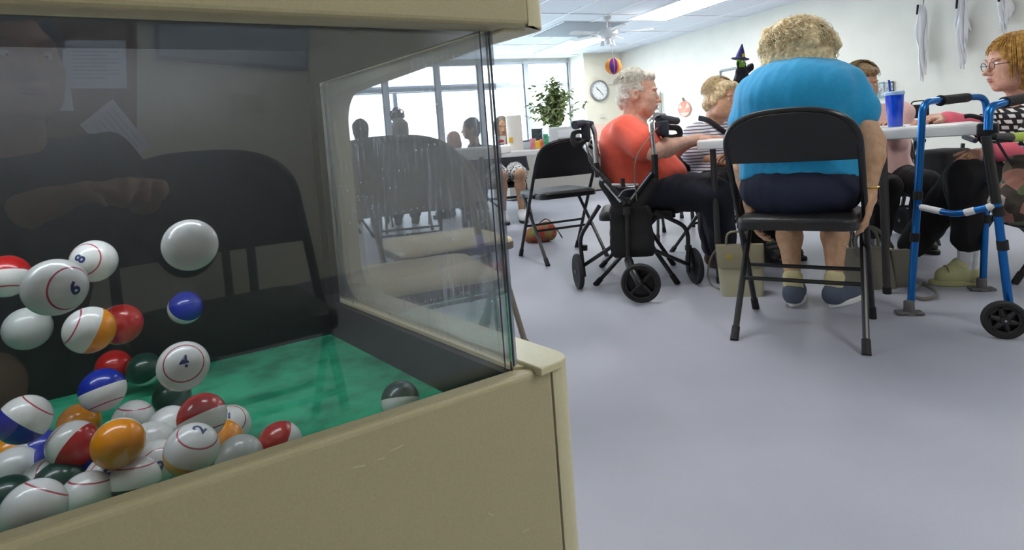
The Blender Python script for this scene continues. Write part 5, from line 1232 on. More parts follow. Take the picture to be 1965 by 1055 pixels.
for x, c, l, s_ in ((1024,(224,120,140),'pink and white snack packet on the back table',(.05,.03,.09)), (1033,(244,196,40),'bright yellow packet leaning on the back table',(.05,.03,.07)), (1042,(226,86,60),'small red packet beside the yellow one',(.035,.03,.08)), (1049,(40,150,100),'green carton on the back table',(.04,.04,.12)), (1058,(200,214,222),'pale plastic bottle beside the green carton',(.035,.035,.10))):
    p = bt(x,.12); mb = MB(); mb.box(p+Z*s_[2]/2, s_, rad(random.uniform(-20,20)), bev=.006); tag(mb.build('packet', mat('packet_%d' % x, c, .45, c2=tuple(min(255,int(v*.6+90)) for v in c), vscale=30)), l, 'packet', 'packets on the back table')
# side counter against the corner with printer, screen and plant
ct = thing('counter', 'low white counter under the window corner', 'counter', tuple(P(1090,300,8.2)-Z*P(1090,300,8.2).z), RA)
mb = MB(); mb.box((.1,.3,.35), (2.0,.6,.66), bev=.004); mb.build('body', mat('counter_body', (190,188,180), .6), ct)
mb = MB(); mb.box((.1,.3,.695), (2.06,.66,.03), bev=.004); mb.build('worktop', mat('counter_top', (214,214,210), .5), ct)
CTZ = .711
def cp(x, y, d): p = P(x, y, d); p.z = CTZ; return p
t = thing('printer', 'white office printer on the counter under the plant', 'printer', tuple(cp(1078,280,8.1)), RA-.15)
mb = MB(); mb.box((0,0,.11), (.44,.34,.22), bev=.03); mb.build('body', mat('printer_white', (216,218,220), .45), t)
mb = MB(); mb.box((.03,-.168,.13), (.26,.012,.10), bev=.005); mb.build('panel', mat('printer_panel', (238,240,242), .3), t)
mb = MB(); mb.box((.03,-.22,.02), (.28,.14,.012), rad(0), bev=.004); mb.build('paper_tray', M_ttop, t); mb = MB(); mb.box((.03,-.17,.045), (.27,.02,.03)); mb.build('slot', M_seam, t)
t = thing('monitor', 'small dark screen standing left of the printer', 'screen', tuple(cp(1033,280,8.3)), RA-.2)
mb = MB(); mb.box((0,0,.14), (.17,.02,.17), bev=.004); mb.build('screen', mat('screen_dark', (30,36,42), .3, c2=(70,80,80), vscale=40), t); mb = MB(); mb.box((0,0,.02), (.10,.08,.04), bev=.004); mb.build('foot', M_frb, t)
# plant
pp_ = P(1068,240,8.75)
t = thing('potted_plant', 'bushy green potted plant in front of the window corner', 'plant', (pp_.x, pp_.y, CTZ)); base = pp_.z-CTZ
mb = MB(); mb.lathe([(0,0),(.09,0),(.11,.16),(.115,.17),(.10,.17),(.095,.15),(0,.15)], seg=24); mb.build('pot', mat('pot_white', (222,224,224), .4), t)
M_leaf = mat('leaf_green', (104,132,62), .5, c2=(206,214,170), vscale=30); M_stem = mat('stem_green', (90,110,60), .6)
ml = MB(); ms = MB(); rg = random.Random(3)
for i in range(90):
    a = rg.uniform(0, 6.28); r_ = abs(rg.gauss(0, .22)); hgt = rg.uniform(.30,.86)*(1-r_*.8); p0 = Vector((rg.uniform(-.03,.03), rg.uniform(-.03,.03), .15)); p2 = Vector((r_*math.cos(a)*1.15, r_*math.sin(a), .15+hgt)); p1 = (p0+p2)/2+Vector((0,0,.06))
    pts = bez([p0,p1,p2], 5); ms.tube(pts, .003, 5)
    for k in range(3, len(pts)):
        for _ in range(2):
            p = pts[k]; yaw = rg.uniform(0,6.28); tilt = rg.uniform(-.9,.5); d = Vector((math.cos(yaw)*math.cos(tilt), math.sin(yaw)*math.cos(tilt), math.sin(tilt))); s_ = d.cross(Z).normalized(); L = rg.uniform(.07,.12); w_ = L*.32; nn = s_.cross(d)
            V = [p, p+d*L*.35+s_*w_+nn*.004, p+d*L*.7+s_*w_*.8, p+d*L-nn*.006, p+d*L*.7-s_*w_*.8, p+d*L*.35-s_*w_+nn*.004, p+d*L*.5+nn*.008]
            ml.add(V, [(0,1,6),(1,2,6),(2,3,6),(3,4,6),(4,5,6),(5,0,6)])
ml.build('foliage', M_leaf, t, angle=60); ms.build('stems', M_stem, t)
# ================================================================= brown chairs and table behind the blower
f1 = Vector((.35,-.94,0))
folding_chair('brown folding chair with cream padded seat, nearest behind the blower glass', (-.31,1.72,0), face_rz(f1), fm=M_tan, pad=M_cream, cap=M_tcap, W=.46, H=.85, bh=.225, group='brown folding chairs with cream seats')
f2 = Vector((.45,-.89,0))
folding_chair('second brown folding chair with cream seat, behind the nearest one', (-.285,2.28,0), face_rz(f2), fm=M_tan, pad=M_cream, cap=M_tcap, W=.46, H=.80, bh=.215, group='brown folding chairs with cream seats')
_e = P(945,300,2.95); _d = Vector((.985,-.17,0)).normalized()
folding_table('white folding table end seen through the blower side glass', Vector((_e.x,_e.y,0))-_d*1.2, math.atan2(_d.y,_d.x), 1.2, .60, .782, (.12, 1.02))
folding_chair('black folding chair standing under the left end of the back table', (-.75,4.25,0), rad(10), H=.78)
folding_chair('black folding chair far left by the windows', (-1.6,5.6,0), rad(-60), H=.78)

# ================================================================= people at the back
def seated(label, hx, hy, D, face, skinm, hairm, topm, pantm, hs=1.0, SC_=1.0, lean=0, knee=None, sleeve=1.8, res=.008, short=False):
    hd = P(hx, hy, D); rt = person(label, hd); f = Vector(face); f.z = 0; f.normalize(); l = Vector((-f.y, f.x, 0))
    nk = hd - Z*.17 - f*.03; ch = nk - Z*.17 - f*.02; pe = Vector((nk.x, nk.y, max(.50, nk.z-.48))) - f*.05
    J = dict(pelvis=pe, chest=ch, neck=nk, head=hd, sR=nk-l*.165-Z*.05, sL=nk+l*.165-Z*.05, eR=nk-l*.20-Z*.30+f*.05, eL=nk+l*.20-Z*.30+f*.05, wR=nk-l*.10-Z*.32+f*.28, wL=nk+l*.10-Z*.32+f*.28,
        hR=pe-l*.09, hL=pe+l*.09, kR=pe+f*.42-l*.09-Z*.03, kL=pe+f*.42+l*.09-Z*.03, aR=pe+f*.38-l*.09-Z*(pe.z-.10), aL=pe+f*.38+l*.09-Z*(pe.z-.10), tR=pe+f*.52-l*.09-Z*(pe.z-.035), tL=pe+f*.52+l*.09-Z*(pe.z-.035))
    sp = dict(j=J, face=Vector(face), w=1.0, skin=skinm, res=res, hs=hs, sz=0, handR=(f, Z, -1, .95, .3), handL=(f, Z, 1, .95, .3), shoe=(M_ttop if short else M_blkpad, M_rub),
        clothes=[('top', 'shirt', topm, dict(sleeve=sleeve, o=.012, res=.008, collar=.02, hem=(pe-Z*.02,-Z))), ('pants', 'skirt' if short else 'trousers', pantm, dict(len=-.1 if short else .95, o=.012, res=.008))])
    h, *_ = human(rt, sp)
    S = Solid(); S.ell(h.p(0,-.018,.038), [.084,.098,.096], h.ax(), .02); S.ell(h.p(0,-.05,-.03), [.078,.055,.07], h.ax(), .02); S.ell(h.p(0,.118,-.004), [.078,.055,.088], h.ax(), .01, True)
    mesh_of('hair', S.mesh(.005, waves(.004, 50, int(hx))), hairm, rt); 
    c = folding_chair('black folding chair under the ' + label.replace('person ', 'person ', 1), (pe.x, pe.y, 0), face_rz(f), SZ=max(.36, pe.z-.15), H=.76)
    c['label'] = ' '.join(('black folding chair under the ' + label).split()[:14]); return rt, h, J
M_hg = hairmat('hair_greybrown', (150,140,126), (110,98,84)); M_hd = hairmat('hair_dark', (44,42,48), (80,78,88)); M_dk = mat('dark_blouse', (44,48,56), .9)
def floral():
    m = mat('floral_skirt', (20,20,24), .9, c2=(226,226,226), vscale=38); return m
seated('person with short grey brown hair looking over at the back table', 963, 247, 6.15, (.15,-.95,-.05), skin('tan', (202,160,128)), M_hg, M_dk, floral(), short=True)
seated('person with dark hair in profile behind the side glass', 903, 248, 6.7, (-.98,-.15,-.05), skin('tan', (202,160,128)), M_hd, M_dk, M_bk)
seated('person with pinkish bald head left of the dark haired one', 872, 272, 7.4, (.6,-.8,0), skin('pink', (220,172,150)), skin('pink', (220,172,150)), mat('pale_shirt', (190,190,200), .9), M_bk)
seated('person with grey curls in front of the windows, round decoration above', 768, 252, 6.0, (-.2,.95,0), skin('tan', (202,160,128)), M_hg, mat('pale_shirt', (190,190,200), .9), M_bk)
seated('person with dark grey hair at the left by the windows', 692, 252, 6.4, (-.3,.9,0), skin('tan', (202,160,128)), M_hd, M_dk, M_bk)
# bare knees of somebody sitting sideways by the back table
# ================================================================= on the walls
def wallquad(x0, y0, x1, y1, onf, k, m, name, th=.012, root=None, dn=None):
    a, b, c, d = onf(x0,y0,k), onf(x1,y0,k), onf(x1,y1,k), onf(x0,y1,k)
    mb = MB(); n = -RU if onf is on_u else -RV; pts = [a,b,c,d]; zt_ = (a.z+b.z)/2; zb_ = (c.z+d.z)/2
    A = Vector((a.x,a.y,0)); B = Vector((b.x,b.y,0)); ax_ = (B-A); L = ax_.length; ax_.normalize()
    mb.prism([(0,zb_),(L,zb_),(L,zt_),(0,zt_)], A+n*.001, ax_, Z, th if ax_.cross(Z).dot(n) > 0 else -th); return mb
# clock on the pier
cc = on_v(1150,174,VCOL-.03); rr = (on_v(1167,174,VCOL-.03)-cc).length
t = thing('wall_clock', 'round white wall clock with grey rim on the corner pier', 'clock', (cc.x,cc.y,cc.z), RA)
Rk = Matrix.Rotation(rad(90), 3, 'X')
mb = MB(); mb.lathe([(rr*.86,.0),(rr*.88,.03),(rr*.94,.04),(rr,.03),(rr,-.02),(0,-.02),(0,.0),(rr*.86,0)], (0,0,0), Rk, 40); mb.build('case', mat('clock_rim', (120,122,126), .35), t)
mb = MB(); mb.lathe([(0,.002),(rr*.87,.002),(rr*.87,.006),(0,.006)], (0,0,0), Rk, 40); mb.build('dial', mat('clock_dial', (232,234,234), .5), t)
M_hand = mat('clock_hand', (40,44,60), .5)
for a, L in ((rad(135),rr*.5), (rad(-48),rr*.62), (rad(148),rr*.35)):
    mb = MB(); d = Vector((math.cos(a),0,math.sin(a))); mb.tube([Vector((0,-.010,0))-d*.02, Vector((0,-.010,0))+d*L], .006, 6); mb.build('hand', M_hand, t)
for k in range(12):
    a = rad(30*k); mb = MB(); mb.tube([Vector((math.cos(a)*rr*.70,-.008,math.sin(a)*rr*.70)), Vector((math.cos(a)*rr*.78,-.008,math.sin(a)*rr*.78))], .004, 5); mb.build('hour_mark', M_hand, t)
M_box = mat('plastic_box', (214,212,200), .5)
tag(wallquad(1166,150,1175,162,on_v,VCOL,M_box,'t',.04).build('thermostat', M_box, smooth=False), 'small cream box on the pier right of the clock', 'thermostat')
tag(wallquad(1150,218,1160,226,on_v,VCOL,M_box,'t',.03).build('light_switch', M_box, smooth=False), 'small switch plate on the pier below the clock', 'light switch')
tag(wallquad(1135,238,1158,268,on_v,VCOL,M_box,'t',.004).build('notice', mat('paper_pink', (236,204,190), .8), smooth=False), 'pale pink notice on the pier behind the rollator', 'poster')
# pumpkin cut-out on the right wall
c = on_u(1314,209,UR-.01); r_ = (on_u(1326,209,UR-.01)-c).length; r_ = min(r_, .30)
hz = abs(on_u(1314,195,UR).z-on_u(1314,225,UR).z)/2
t = thing('pumpkin_decoration', 'round faded orange paper pumpkin hanging on the right wall', 'wall decoration', tuple(c))
o = [(math.cos(rad(9*k))*r_*(1+.03*math.cos(rad(9*k*8))), math.sin(rad(9*k))*hz) for k in range(40)]
mb = MB(); mb.prism(o, (-RU*.004), RV, Z, -.012); mb.build('body', mat('pumpkin_orange', (222,142,124), .8, c2=(230,170,150), vscale=12), t, smooth=False)
mb = MB(); mb.tube([Vector((0,0,hz))-RU*.01, Vector((0,0,hz+.06))-RU*.01+RV*.03], .018, 8); mb.build('stem', mat('stem_grey', (120,124,112), .8), t)
for dv, dz in ((-.10,.05),(.10,.05),(0,-.08)):
    mb = MB(); mb.prism([(-.05,-.03),(.05,-.03),(0,.05)] if dz > 0 else [(-.12,.01),(.12,.01),(.06,-.04),(-.06,-.04)], Vector((0,0,dz))+RV*dv-RU*.0162, RV, Z, -.002); mb.build('face_cutout', mat('pumpkin_pale', (240,206,192), .8), t, smooth=False)
# white wire rack beside the coral shirt's face
t = thing('wall_rack', 'white wire leaflet rack on the right wall', 'rack', tuple(on_u(1262,195,UR-.03)))
W0 = on_u(1254,195,UR-.05); W1 = on_u(1267,195,UR-.05)
for y in (182,190,198,206,214):
    a, b = on_u(1254,y,UR-.05), on_u(1267,y,UR-.05); b.z = a.z; mb = MB(); mb.box((a+b)/2, ((b-a).length,.05,.03), math.atan2((b-a).y,(b-a).x)); wpart(t, mb, 'shelf', M_box, smooth=False)
for x in (1254,1267):
    mb = MB(); a, b = on_u(x,176,UR-.05), on_u(x,218,UR-.05); b.x, b.y = a.x, a.y; mb.tube([a,b], .012, 6); wpart(t, mb, 'upright', mat('rack_grey', (150,156,160), .5))
# hanging ghost cloths
M_ghost = mat('ghost_cloth', (252,252,255), .9, bump=.3, bscale=120)
for i, (x0, x1, y0, y1, lab) in enumerate(((1762,1792,12,162,'leftmost white hanging cloth ghost on the right wall'), (1838,1876,0,138,'middle white hanging cloth ghost on the right wall'), (1920,1958,-14,66,'rightmost white hanging cloth ghost above the golden hair'))):
    a = on_u(x0+8,y0,UR-.07); b = on_u((x0+x1)/2+4,y1,UR-.07); w_ = (on_u(x1,60,UR)-on_u(x0,60,UR)).length/2*.62
    t = thing('ghost_decoration', lab, 'wall decoration', (a.x,a.y,a.z), 0, 'hanging white ghost cloths')
    L = a.z-b.z; rgx = random.Random(20+i); NC, NR = 44, 26; mb = MB(); V = []; w2 = w_*1.15
    lens = [L*(.97-.45*abs(c_/NC-.42)**1.1*2*rgx.uniform(.7,1.2))*(1 if c_ % 3 else .88) for c_ in range(NC+1)]
    for c_ in range(NC+1):
        x = (c_/NC-.5)*2; ph = rgx.uniform(-.2,.2)
        for r_ in range(NR+1):
            tt = r_/NR; sp_ = .22+.78*min(1, tt*2.2)**.7; sp_ *= 1-.30*max(0, tt-.55)/.45
            fold = math.sin(x*17+ph)*.013*(.4+tt) + math.sin(x*6+i+3*tt)*.03
            V.append(a - RV*(x*w2*sp_ + .012*math.sin(7*tt+i)) - RU*(fold+.03*(1-x*x)) - Z*(lens[c_]*tt - .02*math.sqrt(max(0,1-x*x))*(1-tt)))
    mb.add(V, [(c_*(NR+1)+r_, (c_+1)*(NR+1)+r_, (c_+1)*(NR+1)+r_+1, c_*(NR+1)+r_+1) for c_ in range(NC) for r_ in range(NR)])
    go = wpart(t, mb, 'cloth', M_ghost, angle=180); sd = go.modifiers.new('t', 'SOLIDIFY'); sd.thickness = .003
    mb = MB(); mb.tube([a+Z*.02-RU*.05+RV*.02, a-Z*.09-RU*.07+RV*.02], .012, 6); wpart(t, mb, 'clip', M_rub)
    mb = MB(); mb.tube([a+Z*.10+RU*.04, a-Z*.02], .004, 5); wpart(t, mb, 'string', M_rub)
# cabinet with witch on top, board behind
D = 7.6; c0 = P(1412,168,D); bx = thing('cabinet', 'plum coloured tall cabinet behind the turquoise shirt', 'cabinet', (c0.x,c0.y,0), RA)
M_plum = mat('plum_laminate', (104,76,100), .5, var=.08, vscale=40)
mb = MB(); mb.box((.03,0,c0.z/2), (.62,.42,c0.z), bev=.006); mb.build('body', M_plum, bx)
mb = MB(); mb.box((.03,-.215,c0.z/2), (.57,.014,c0.z-.08), bev=.004); dr = mb.build('door', M_plum, bx); mb = MB(); mb.tube([(-.19,-.24,c0.z*.6),(-.19,-.24,c0.z*.6+.12)], .008, 8); o_ = mb.build('handle', M_chr, bx); o_.parent = dr
w0 = P(1424,168,D-.05); wt = thing('witch_decoration', 'felt witch figure with pointed hat and green face on the plum cabinet', 'figurine', (w0.x,w0.y,c0.z), RA)
k_ = D/FPX; u_ = lambda px, py, dd=0: Vector(((px-1424)*k_, dd, (168-py)*k_))
M_wb = mat('witch_black', (22,24,34), .9); M_wg = mat('witch_green', (120,170,60), .8); M_wy = mat('witch_yellow', (220,214,50), .8); M_wp = mat('witch_purple', (52,48,110), .8)
mb = MB(); mb.lathe([(0,0),(.075,0),(.08,.06),(.06,.10),(.0,.10)], (0,0,0), seg=20); mb.build('skirt', M_wb, wt)
S = Solid(); o0 = wt.matrix_world @ Vector((0,0,0)); wp = lambda px, py, dd=0: wt.matrix_world @ u_(px,py,dd)
S.cone(wp(1424,142), wp(1426,158), .075, .13, .02); S.cone(wp(1424,145), wp(1446,132), .05, .045, .02); S.cone(wp(1424,148), wp(1408,156), .05, .03, .02)
mesh_of('cape', S.mesh(.012, waves(.01, 20, 3)), M_wb, wt)
S = Solid(); S.ell(wp(1424,124), [.055,.05,.075], None, .01); S.cone(wp(1424,124,-.04), wp(1421,128,-.09), .018, .008, .01); S.cone(wp(1424,130), wp(1424,135), .03, .015, .01); mesh_of('face', S.mesh(.007), M_wg, wt)
mb = MB(); mb.sphere(wp(1421,121,-.048), .014, 8); wpart(wt, mb, 'eye', M_eyew); mb = MB(); mb.sphere(wp(1427,120,-.048), .014, 8); wpart(wt, mb, 'eye', M_eyew)
mb = MB(); mb.lathe([(.105,.0),(.11,.008),(.06,.02),(.05,.06),(.03,.12),(.006,.19),(0,.19)], wp(1423,116), Matrix.Rotation(rad(10),3,'Y'), 18); wpart(wt, mb, 'hat', M_wp)
mb = MB(); mb.box(wp(1422.5,110,-.062), (.035,.008,.04)); wpart(wt, mb, 'hat_buckle', M_wy, smooth=False)
for s_ in (-1, 1): mb = MB(); mb.tube(bez([wp(1424+s_*5,120), wp(1424+s_*9,126,-.01), wp(1424+s_*8,133,-.01)]), [.016]*9+[.012]*8, 8); wpart(wt, mb, 'hair', M_wb)
mb = MB(); mb.tube(bez([wp(1410,155), wp(1407,160,-.02), wp(1404,163,-.03)]), .016, 8); wpart(wt, mb, 'hand', M_wg)
mb = MB(); mb.tube(bez([wp(1420,152,-.12), wp(1430,156,-.13), wp(1440,152,-.12)]), .014, 8); wpart(wt, mb, 'belt', M_wy)
t = thing('whiteboard', 'small white board in a grey frame on the right wall behind the witch', 'board', tuple(on_u(1400,150,UR-.02)))
wpart(t, wallquad(1382,136,1424,168,on_u,UR,None,'',.012), 'board', mat('board_white', (222,232,240), .3), smooth=False)
for (a, b) in (((1382,136),(1424,130)), ((1382,136),(1382,168))):
    p, q = on_u(*a,UR-.02), on_u(*b,UR-.02); 
    if a[0] == b[0]: q.x, q.y = p.x, p.y
    else: q.z = p.z
    mb = MB(); mb.tube([p,q], .018, 6); wpart(t, mb, 'frame_rail', mat('rack_grey', (150,156,160), .5))
# picture frames behind the pale pink person
pf = [((1671,158,1682,186),(150,160,150),'leftmost small framed picture behind the pale pink person'), ((1684,158,1698,188),(120,170,170),'teal framed picture beside the tumbler straw'), ((1699,158,1707,180),(170,176,180),'narrow grey framed picture left of the tumbler straw'), ((1708,156,1715,176),(60,80,90),'dark framed picture right behind the tumbler straw')]
for (x0,y0,x1,y1), c, l in pf:
    t = thing('picture_frame', l, 'picture', tuple(on_u((x0+x1)/2,(y0+y1)/2,UR)), 0, 'pictures on the right wall')
    wpart(t, wallquad(x0,y0,x1,y1,on_u,UR,None,'',.02), 'frame', mat('frame_%d_%d' % (x0, c[0]), c, .5), smooth=False)
    wpart(t, wallquad(x0+2,y0+3,x1-2,y1-3,on_u,UR-.0205,None,'',.004), 'picture', mat('picture_print', (210,216,220), .5, c2=(130,140,140), vscale=18), smooth=False)
p = P(1677,181,4.9); 
# ceiling fan
hub = G(1168,62,ZC-.24); hub = P(1166,66,8.9); 
t = thing('ceiling_fan', 'white ceiling fan hanging by the fluorescent panel', 'ceiling fan', (hub.x,hub.y,ZC))
M_fan = mat('fan_white', (226,228,230), .4); zz = hub.z-ZC
mb = MB(); mb.lathe([(0,0),(.07,0),(.065,-.05),(.02,-.08),(.02,-.08)], seg=20); mb.build('canopy', M_fan, t); mb = MB(); mb.tube([(0,0,-.06),(0,0,zz+.08)], .013, 10); mb.build('rod', M_fan, t)
mb = MB(); mb.lathe([(0,zz+.09),(.09,zz+.085),(.15,zz+.04),(.15,zz-.01),(.10,zz-.05),(.0,zz-.055)], seg=28); mb.build('motor', M_fan, t)
mb = MB(); mb.lathe([(.045,zz-.05),(.05,zz-.09),(.03,zz-.11),(0,zz-.112)], seg=20); mb.build('switch_housing', M_fan, t)
for k in range(5):
    a = rad(72*k-8); d = Vector((math.cos(a),math.sin(a),0)); s_ = Vector((-d.y,d.x,.18)).normalized(); mb = MB()
    o = [(.20,-.045),(.62,-.065),(.66,-.04),(.66,.04),(.62,.065),(.20,.045)]; mb.prism(o, Vector((0,0,zz+.01)), d, s_, .008); bl = mb.build('blade', M_fan, t, smooth=False)
    mb = MB(); mb.prism([(.12,-.02),(.26,-.03),(.26,.03),(.12,.02)], Vector((0,0,zz-.0)), d, s_, .006); o_ = mb.build('blade_arm', M_fan, t, smooth=False); o_.parent = bl
for k in range(3):
    a = rad(120*k+30); d = Vector((math.cos(a),math.sin(a),0)); mb = MB(); mb.lathe([(.0,.02),(.02,.02),(.035,-.03),(.045,-.06),(.04,-.06),(.0,-.05)], d*.085+Vector((0,0,zz-.10)), None, 14); mb.build('lamp_shade', mat('frosted_glass', (236,238,240), .3), t)
# return air grille in the ceiling
q = [G(x,y,ZC) for x, y in ((1060,62),(1092,46),(1152,50),(1122,66))]; c = sum(q, Vector())/4
t = thing('ceiling_vent', 'grey square air grille in the ceiling left of the fan', 'vent', (c.x,c.y,ZC), RA)
mb = MB(); mb.box((0,0,-.004), (1.15,1.25,.008)); mb.build('frame', mat('vent_frame', (190,194,198), .5), t, smooth=False); mb = MB(); mb.box((0,0,-.010), (1.05,1.15,.006)); mb.build('grille', mat('vent_grey', (128,134,140), .7, var=.1, vscale=200), t, smooth=False)
# honeycomb paper ball
c = P(1177,127,9.4); r_ = 15.5*9.4/FPX
t = thing('paper_ball', 'purple and orange honeycomb paper ball hanging from the ceiling', 'hanging decoration', (c.x,c.y,c.z))
mats3 = [mat('paper_purple', (92,56,150), .8), mat('paper_orange', (232,120,60), .8), mat('paper_yellow', (240,200,90), .8)]
mb = MB(); nseg = 48; rows = 16
for s_ in range(nseg):
    m_ = mats3[(0,0,0,1,0,0,0,1,1,2,1,2,1,2,1,0)[s_ % 16]]; V = []
    for i in range(rows+1):
        th = PI*i/rows
        for kk in (0, .5, 1):
            ph = 2*PI*(s_+kk)/nseg; rr_ = r_*(1 if kk == .5 else .93); V.append((rr_*math.sin(th)*math.cos(ph), rr_*math.sin(th)*math.sin(ph), r_*math.cos(th)))
    mb.add(V, [(i*3+j, (i+1)*3+j, (i+1)*3+j+1, i*3+j+1) for i in range(rows) for j in range(2)], m_)
mb.build('ball', None, t, angle=20)
mb = MB(); mb.tube([(0,0,r_),(0,0,ZC-c.z)], .003, 5); mb.build('string', M_box, t)
# round decoration on the window
c = on_v(762,221,VF-.03); r_ = (on_v(775,221,VF-.03)-c).length
t = thing('window_wreath', 'round lacy grey decoration hanging in the window', 'window decoration', tuple(c), RA)
rgx = random.Random(5)
for k in range(46):
    a = rgx.uniform(0,6.28); q = rgx.uniform(.1,.85)*r_; rad__ = rgx.uniform(.03,.06); cc_ = Vector((q*math.cos(a),-.01,q*math.sin(a))); mb = MB()
    mb.tube([cc_+Vector((rad__*math.cos(b),rgx.uniform(-.01,.01),rad__*math.sin(b))) for b in [rad(36*j) for j in range(10)]], .012, 5, closed=True); mb.build('ring', mat('wreath_grey', (96,92,98), .7), t)

# ================================================================= behind the camera: what the blower's front glass mirrors
def rfl(x, y, dist=None):
    o = Vector((0,0,EYE)); d = ray(x,y); g_ = o+d*((K0-o).dot(nf)/d.dot(nf)); r = d-nf*2*d.dot(nf)
    return g_+r.normalized()*dist if dist is not None else g_+r*((VB+.012-g_.dot(RV))/r.dot(RV))
def onback(pts, m, name, label, cat, lift=.0, th=.004, par=None, group=None):
    q = [rfl(*p) for p in pts]; O = Vector((0,0,0)); mb = MB(); base = RV*(VB+.012+lift); pl = [(p.dot(RU), p.z) for p in q]
    n = RU.cross(Z); mb.prism(pl, base, RU, Z, -th); 
    if par is not None: return wpart(par, mb, name, m, smooth=False)
    return tag(mb.build(name, m, smooth=False), label, cat, group)
M_cork = mat('cork', (120,88,50), .9, var=.2, vscale=150); M_ppr = mat('paper_blueish', (205,210,226), .8); M_ink = mat('ink_blue', (40,56,90), .7)
t = thing('notice_board', 'brown cork notice board behind the camera', 'notice board', tuple(rfl(150,150)))
onback([(-60,10),(262,14),(262,330),(-60,330)], M_cork, 'board', '', '', par=t, lift=0, th=.01)
def paper(pts, label, lines=0, discs=()):
    t = thing('notice', label, 'paper', tuple(rfl(*pts[0])), 0, 'papers on the notice board')
    onback(pts, M_ppr, 'sheet', '', '', lift=.012, th=.001, par=t)
    for k in range(lines):
        a = [pts[0][i]+(pts[3][i]-pts[0][i])*(.15+.7*k/max(1,lines)) for i in (0,1)]; b = [pts[1][i]+(pts[2][i]-pts[1][i])*(.15+.7*k/max(1,lines)) for i in (0,1)]
        A = [a[i]+(b[i]-a[i])*.12 for i in (0,1)]; B = [a[i]+(b[i]-a[i])*(.88-.2*(k%3==2)) for i in (0,1)]
        onback([A,B,(B[0],B[1]+1.6),(A[0],A[1]+1.6)], mat('ink_grey', (130,134,156), .8), 'text_line', '', '', lift=.0135, th=.0006, par=t)
    for x, y, r in discs:
        onback([(x+r*math.cos(rad(30*k)), y+r*math.sin(rad(30*k))) for k in range(12)], M_ink, 'picture_spot', '', '', lift=.0135, th=.0006, par=t)
paper([(125,78),(240,78),(243,170),(126,170)], 'wide printed notice at the top of the cork board', 9)
paper([(75,95),(124,95),(141,213),(40,213)], 'narrow notice with four dark round pictures', 0, ((88,131,12),(113,150,12),(107,184,11),(80,184,10)))
paper([(215,190),(288,280),(235,325),(152,240)], 'tilted printed sheet at the lower edge of the cork board', 5)
t = thing('whiteboard', 'long framed white board on the wall behind the camera', 'board', tuple(rfl(450,80)))
onback([(298,40),(592,44),(590,135),(300,113)], mat('frame_steel', (110,120,130), .4), 'frame', '', '', par=t, th=.015)
onback([(304,46),(586,50),(585,129),(305,107)], mat('board_mid', (150,160,168), .4), 'board', '', '', par=t, lift=.0155, th=.003)
tag(onback([(445,180),(505,182),(506,213),(446,211)], mat('notice_buff', (190,184,160), .8), 'notice', 'small buff notice under the white board behind the camera', 'paper', th=.003), 'small buff notice under the white board behind the camera', 'paper')
c = rfl(430,400,1.0); folding_chair('dark folding chair standing behind the camera', (c.x+.05,c.y-.08,0), face_rz(Vector((-.5,.85,0))), H=.84, bh=.24)
t = thing('side_table', 'beige table against the wall behind the camera', 'table', tuple(room(.25,VB+.30)), RA)
mb = MB(); mb.box((0,0,.79), (1.0,.5,.035), bev=.005); mb.build('tabletop', M_beige, t)
for sx in (-.45,.45):
    for sy in (-.2,.2): mb = MB(); mb.tube([(sx,sy,0),(sx,sy,.775)], .02, 10); mb.build('leg', M_tleg, t)
# the person taking the picture
hd = Vector((.10,-.50,1.02)); rt = person('person crouching behind the camera in dark clothes', (.1,-.7,0))
f = Vector((-.1,1,-.1)); l = Vector((-1,0,0))
J = dict(pelvis=Vector((.14,-.78,.40)), chest=Vector((.12,-.62,.70)), neck=Vector((.11,-.55,.87)), head=hd, sL=Vector((-.06,-.57,.82)), sR=Vector((.28,-.57,.82)), eL=Vector((-.14,-.36,.64)), eR=Vector((.30,-.34,.64)), wL=Vector((-.06,-.16,.76)), wR=Vector((.10,-.15,.76)),
    hL=Vector((.05,-.78,.38)), hR=Vector((.23,-.78,.38)), kL=Vector((-.02,-.44,.46)), kR=Vector((.34,-.46,.40)), aL=Vector((.0,-.62,.10)), aR=Vector((.30,-.85,.10)), tL=Vector((-.02,-.48,.035)), tR=Vector((.32,-.70,.035)))
sp = dict(j=J, face=f, w=1.0, skin=skin('tan', (202,160,128)), res=.006, sz=0, handL=(Vector((.5,.75,.3)), Vector((-.3,-.3,.8)), -1, .95, .5), handR=(Vector((-.5,.75,.3)), Vector((.3,-.3,.8)), 1, .95, .5),
    clothes=[('top','jacket',M_bk,dict(sleeve=1.85,o=.014,collar=.02)), ('pants','trousers',M_bk,dict(len=.95,o=.012))], shoe=(M_blkpad, M_rub))
h, *_ = human(rt, sp)
S = Solid(); S.ell(h.p(0,-.018,.038), [.086,.100,.098], h.ax(), .02); S.ell(h.p(0,-.05,-.05), [.088,.06,.10], h.ax(), .02); S.ell(h.p(0,.118,-.004), [.078,.055,.088], h.ax(), .01, True); mesh_of('hair', S.mesh(.005, waves(.004, 50, 2)), M_hd, rt)
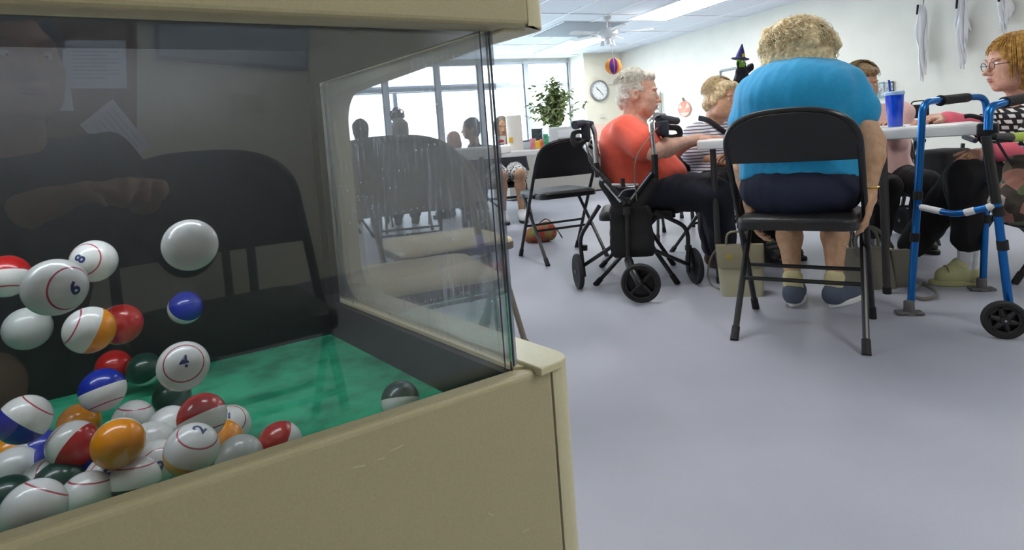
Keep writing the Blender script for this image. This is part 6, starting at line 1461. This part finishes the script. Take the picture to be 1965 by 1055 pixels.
# awning beam and posts outside the windows
M_aw = mat('awning_steel', (70,82,98), .6)
t = thing('awning', 'blue grey awning beam with posts outside the windows', 'awning', tuple(room(0,VF+2.2,0)), RA)
mb = MB(); mb.box((-2.5,0,2.15), (17,.12,.16)); mb.build('beam', M_aw, t, smooth=False)
for u_ in (-8.5,-5.6,-2.7,.2,3.1): mb = MB(); mb.box((u_,0,1.04), (.09,.09,2.06)); mb.build('post', M_aw, t, smooth=False)
# black case and small things on the near table
p = G(1786,226,ZTB); t = thing('black_case', 'small black case standing on the table beyond the walking frame grip', 'case', (p.x+.12,p.y+.30,ZTB), AT)
mb = MB(); mb.box((0,0,.055), (.13,.05,.11), bev=.012); mb.build('body', M_nyl, t); mb = MB(); mb.tube(bez([(-.05,0,.10),(-.04,0,.135),(.05,0,.135),(.055,0,.10)]), .005, 8); mb.build('handle', M_nyl, t)
# second rollator parked beyond the table
d = 3.9; r2 = thing('rollator', 'second black rollator with silver joints parked under the far side of the table', 'walker', tuple(Vector((P(1790,430,d).x, P(1790,430,d).y, 0))))
def rb(pts, r, m, name): mb = MB(); mb.tube(pts, r, 10); return wpart(r2, mb, name, m)
rb([P(1757,270,d), P(1729,408,d)], .012, M_frb, 'frame_tube'); rb([P(1718,335,d), P(1778,375,d)], .011, M_frb, 'frame_tube'); rb([P(1738,330,d), P(1765,390,d+.1)], .011, M_frb, 'frame_tube'); rb([P(1728,368,d), P(1800,372,d)], .010, M_frb, 'frame_tube'); rb([P(1848,275,d), P(1830,420,d)], .012, M_frb, 'frame_tube')
mb = MB(); mb.box(P(1812,318,d), (.24,.22,.22), .2, bev=.03); wpart(r2, mb, 'seat_pouch', M_nyl)
rb([P(1738,328,d-.02), P(1736,336,d-.02)], .018, M_chr, 'joint')
for x, dd in ((1730,d), (1833,d+.1)):
    c = P(x,445,dd); c.z = .09; wheel(r2, 'wheel', c, (.9,.3,0), .09, .028); rb([P(x,405,dd), c+Z*.07], .018, M_frb, 'fork')
rb([P(1850,262,d), P(1872,270,d-.1)], .017, M_grip, 'grip'); rb([P(1756,266,d), P(1772,270,d-.1)], .017, M_grip, 'grip')
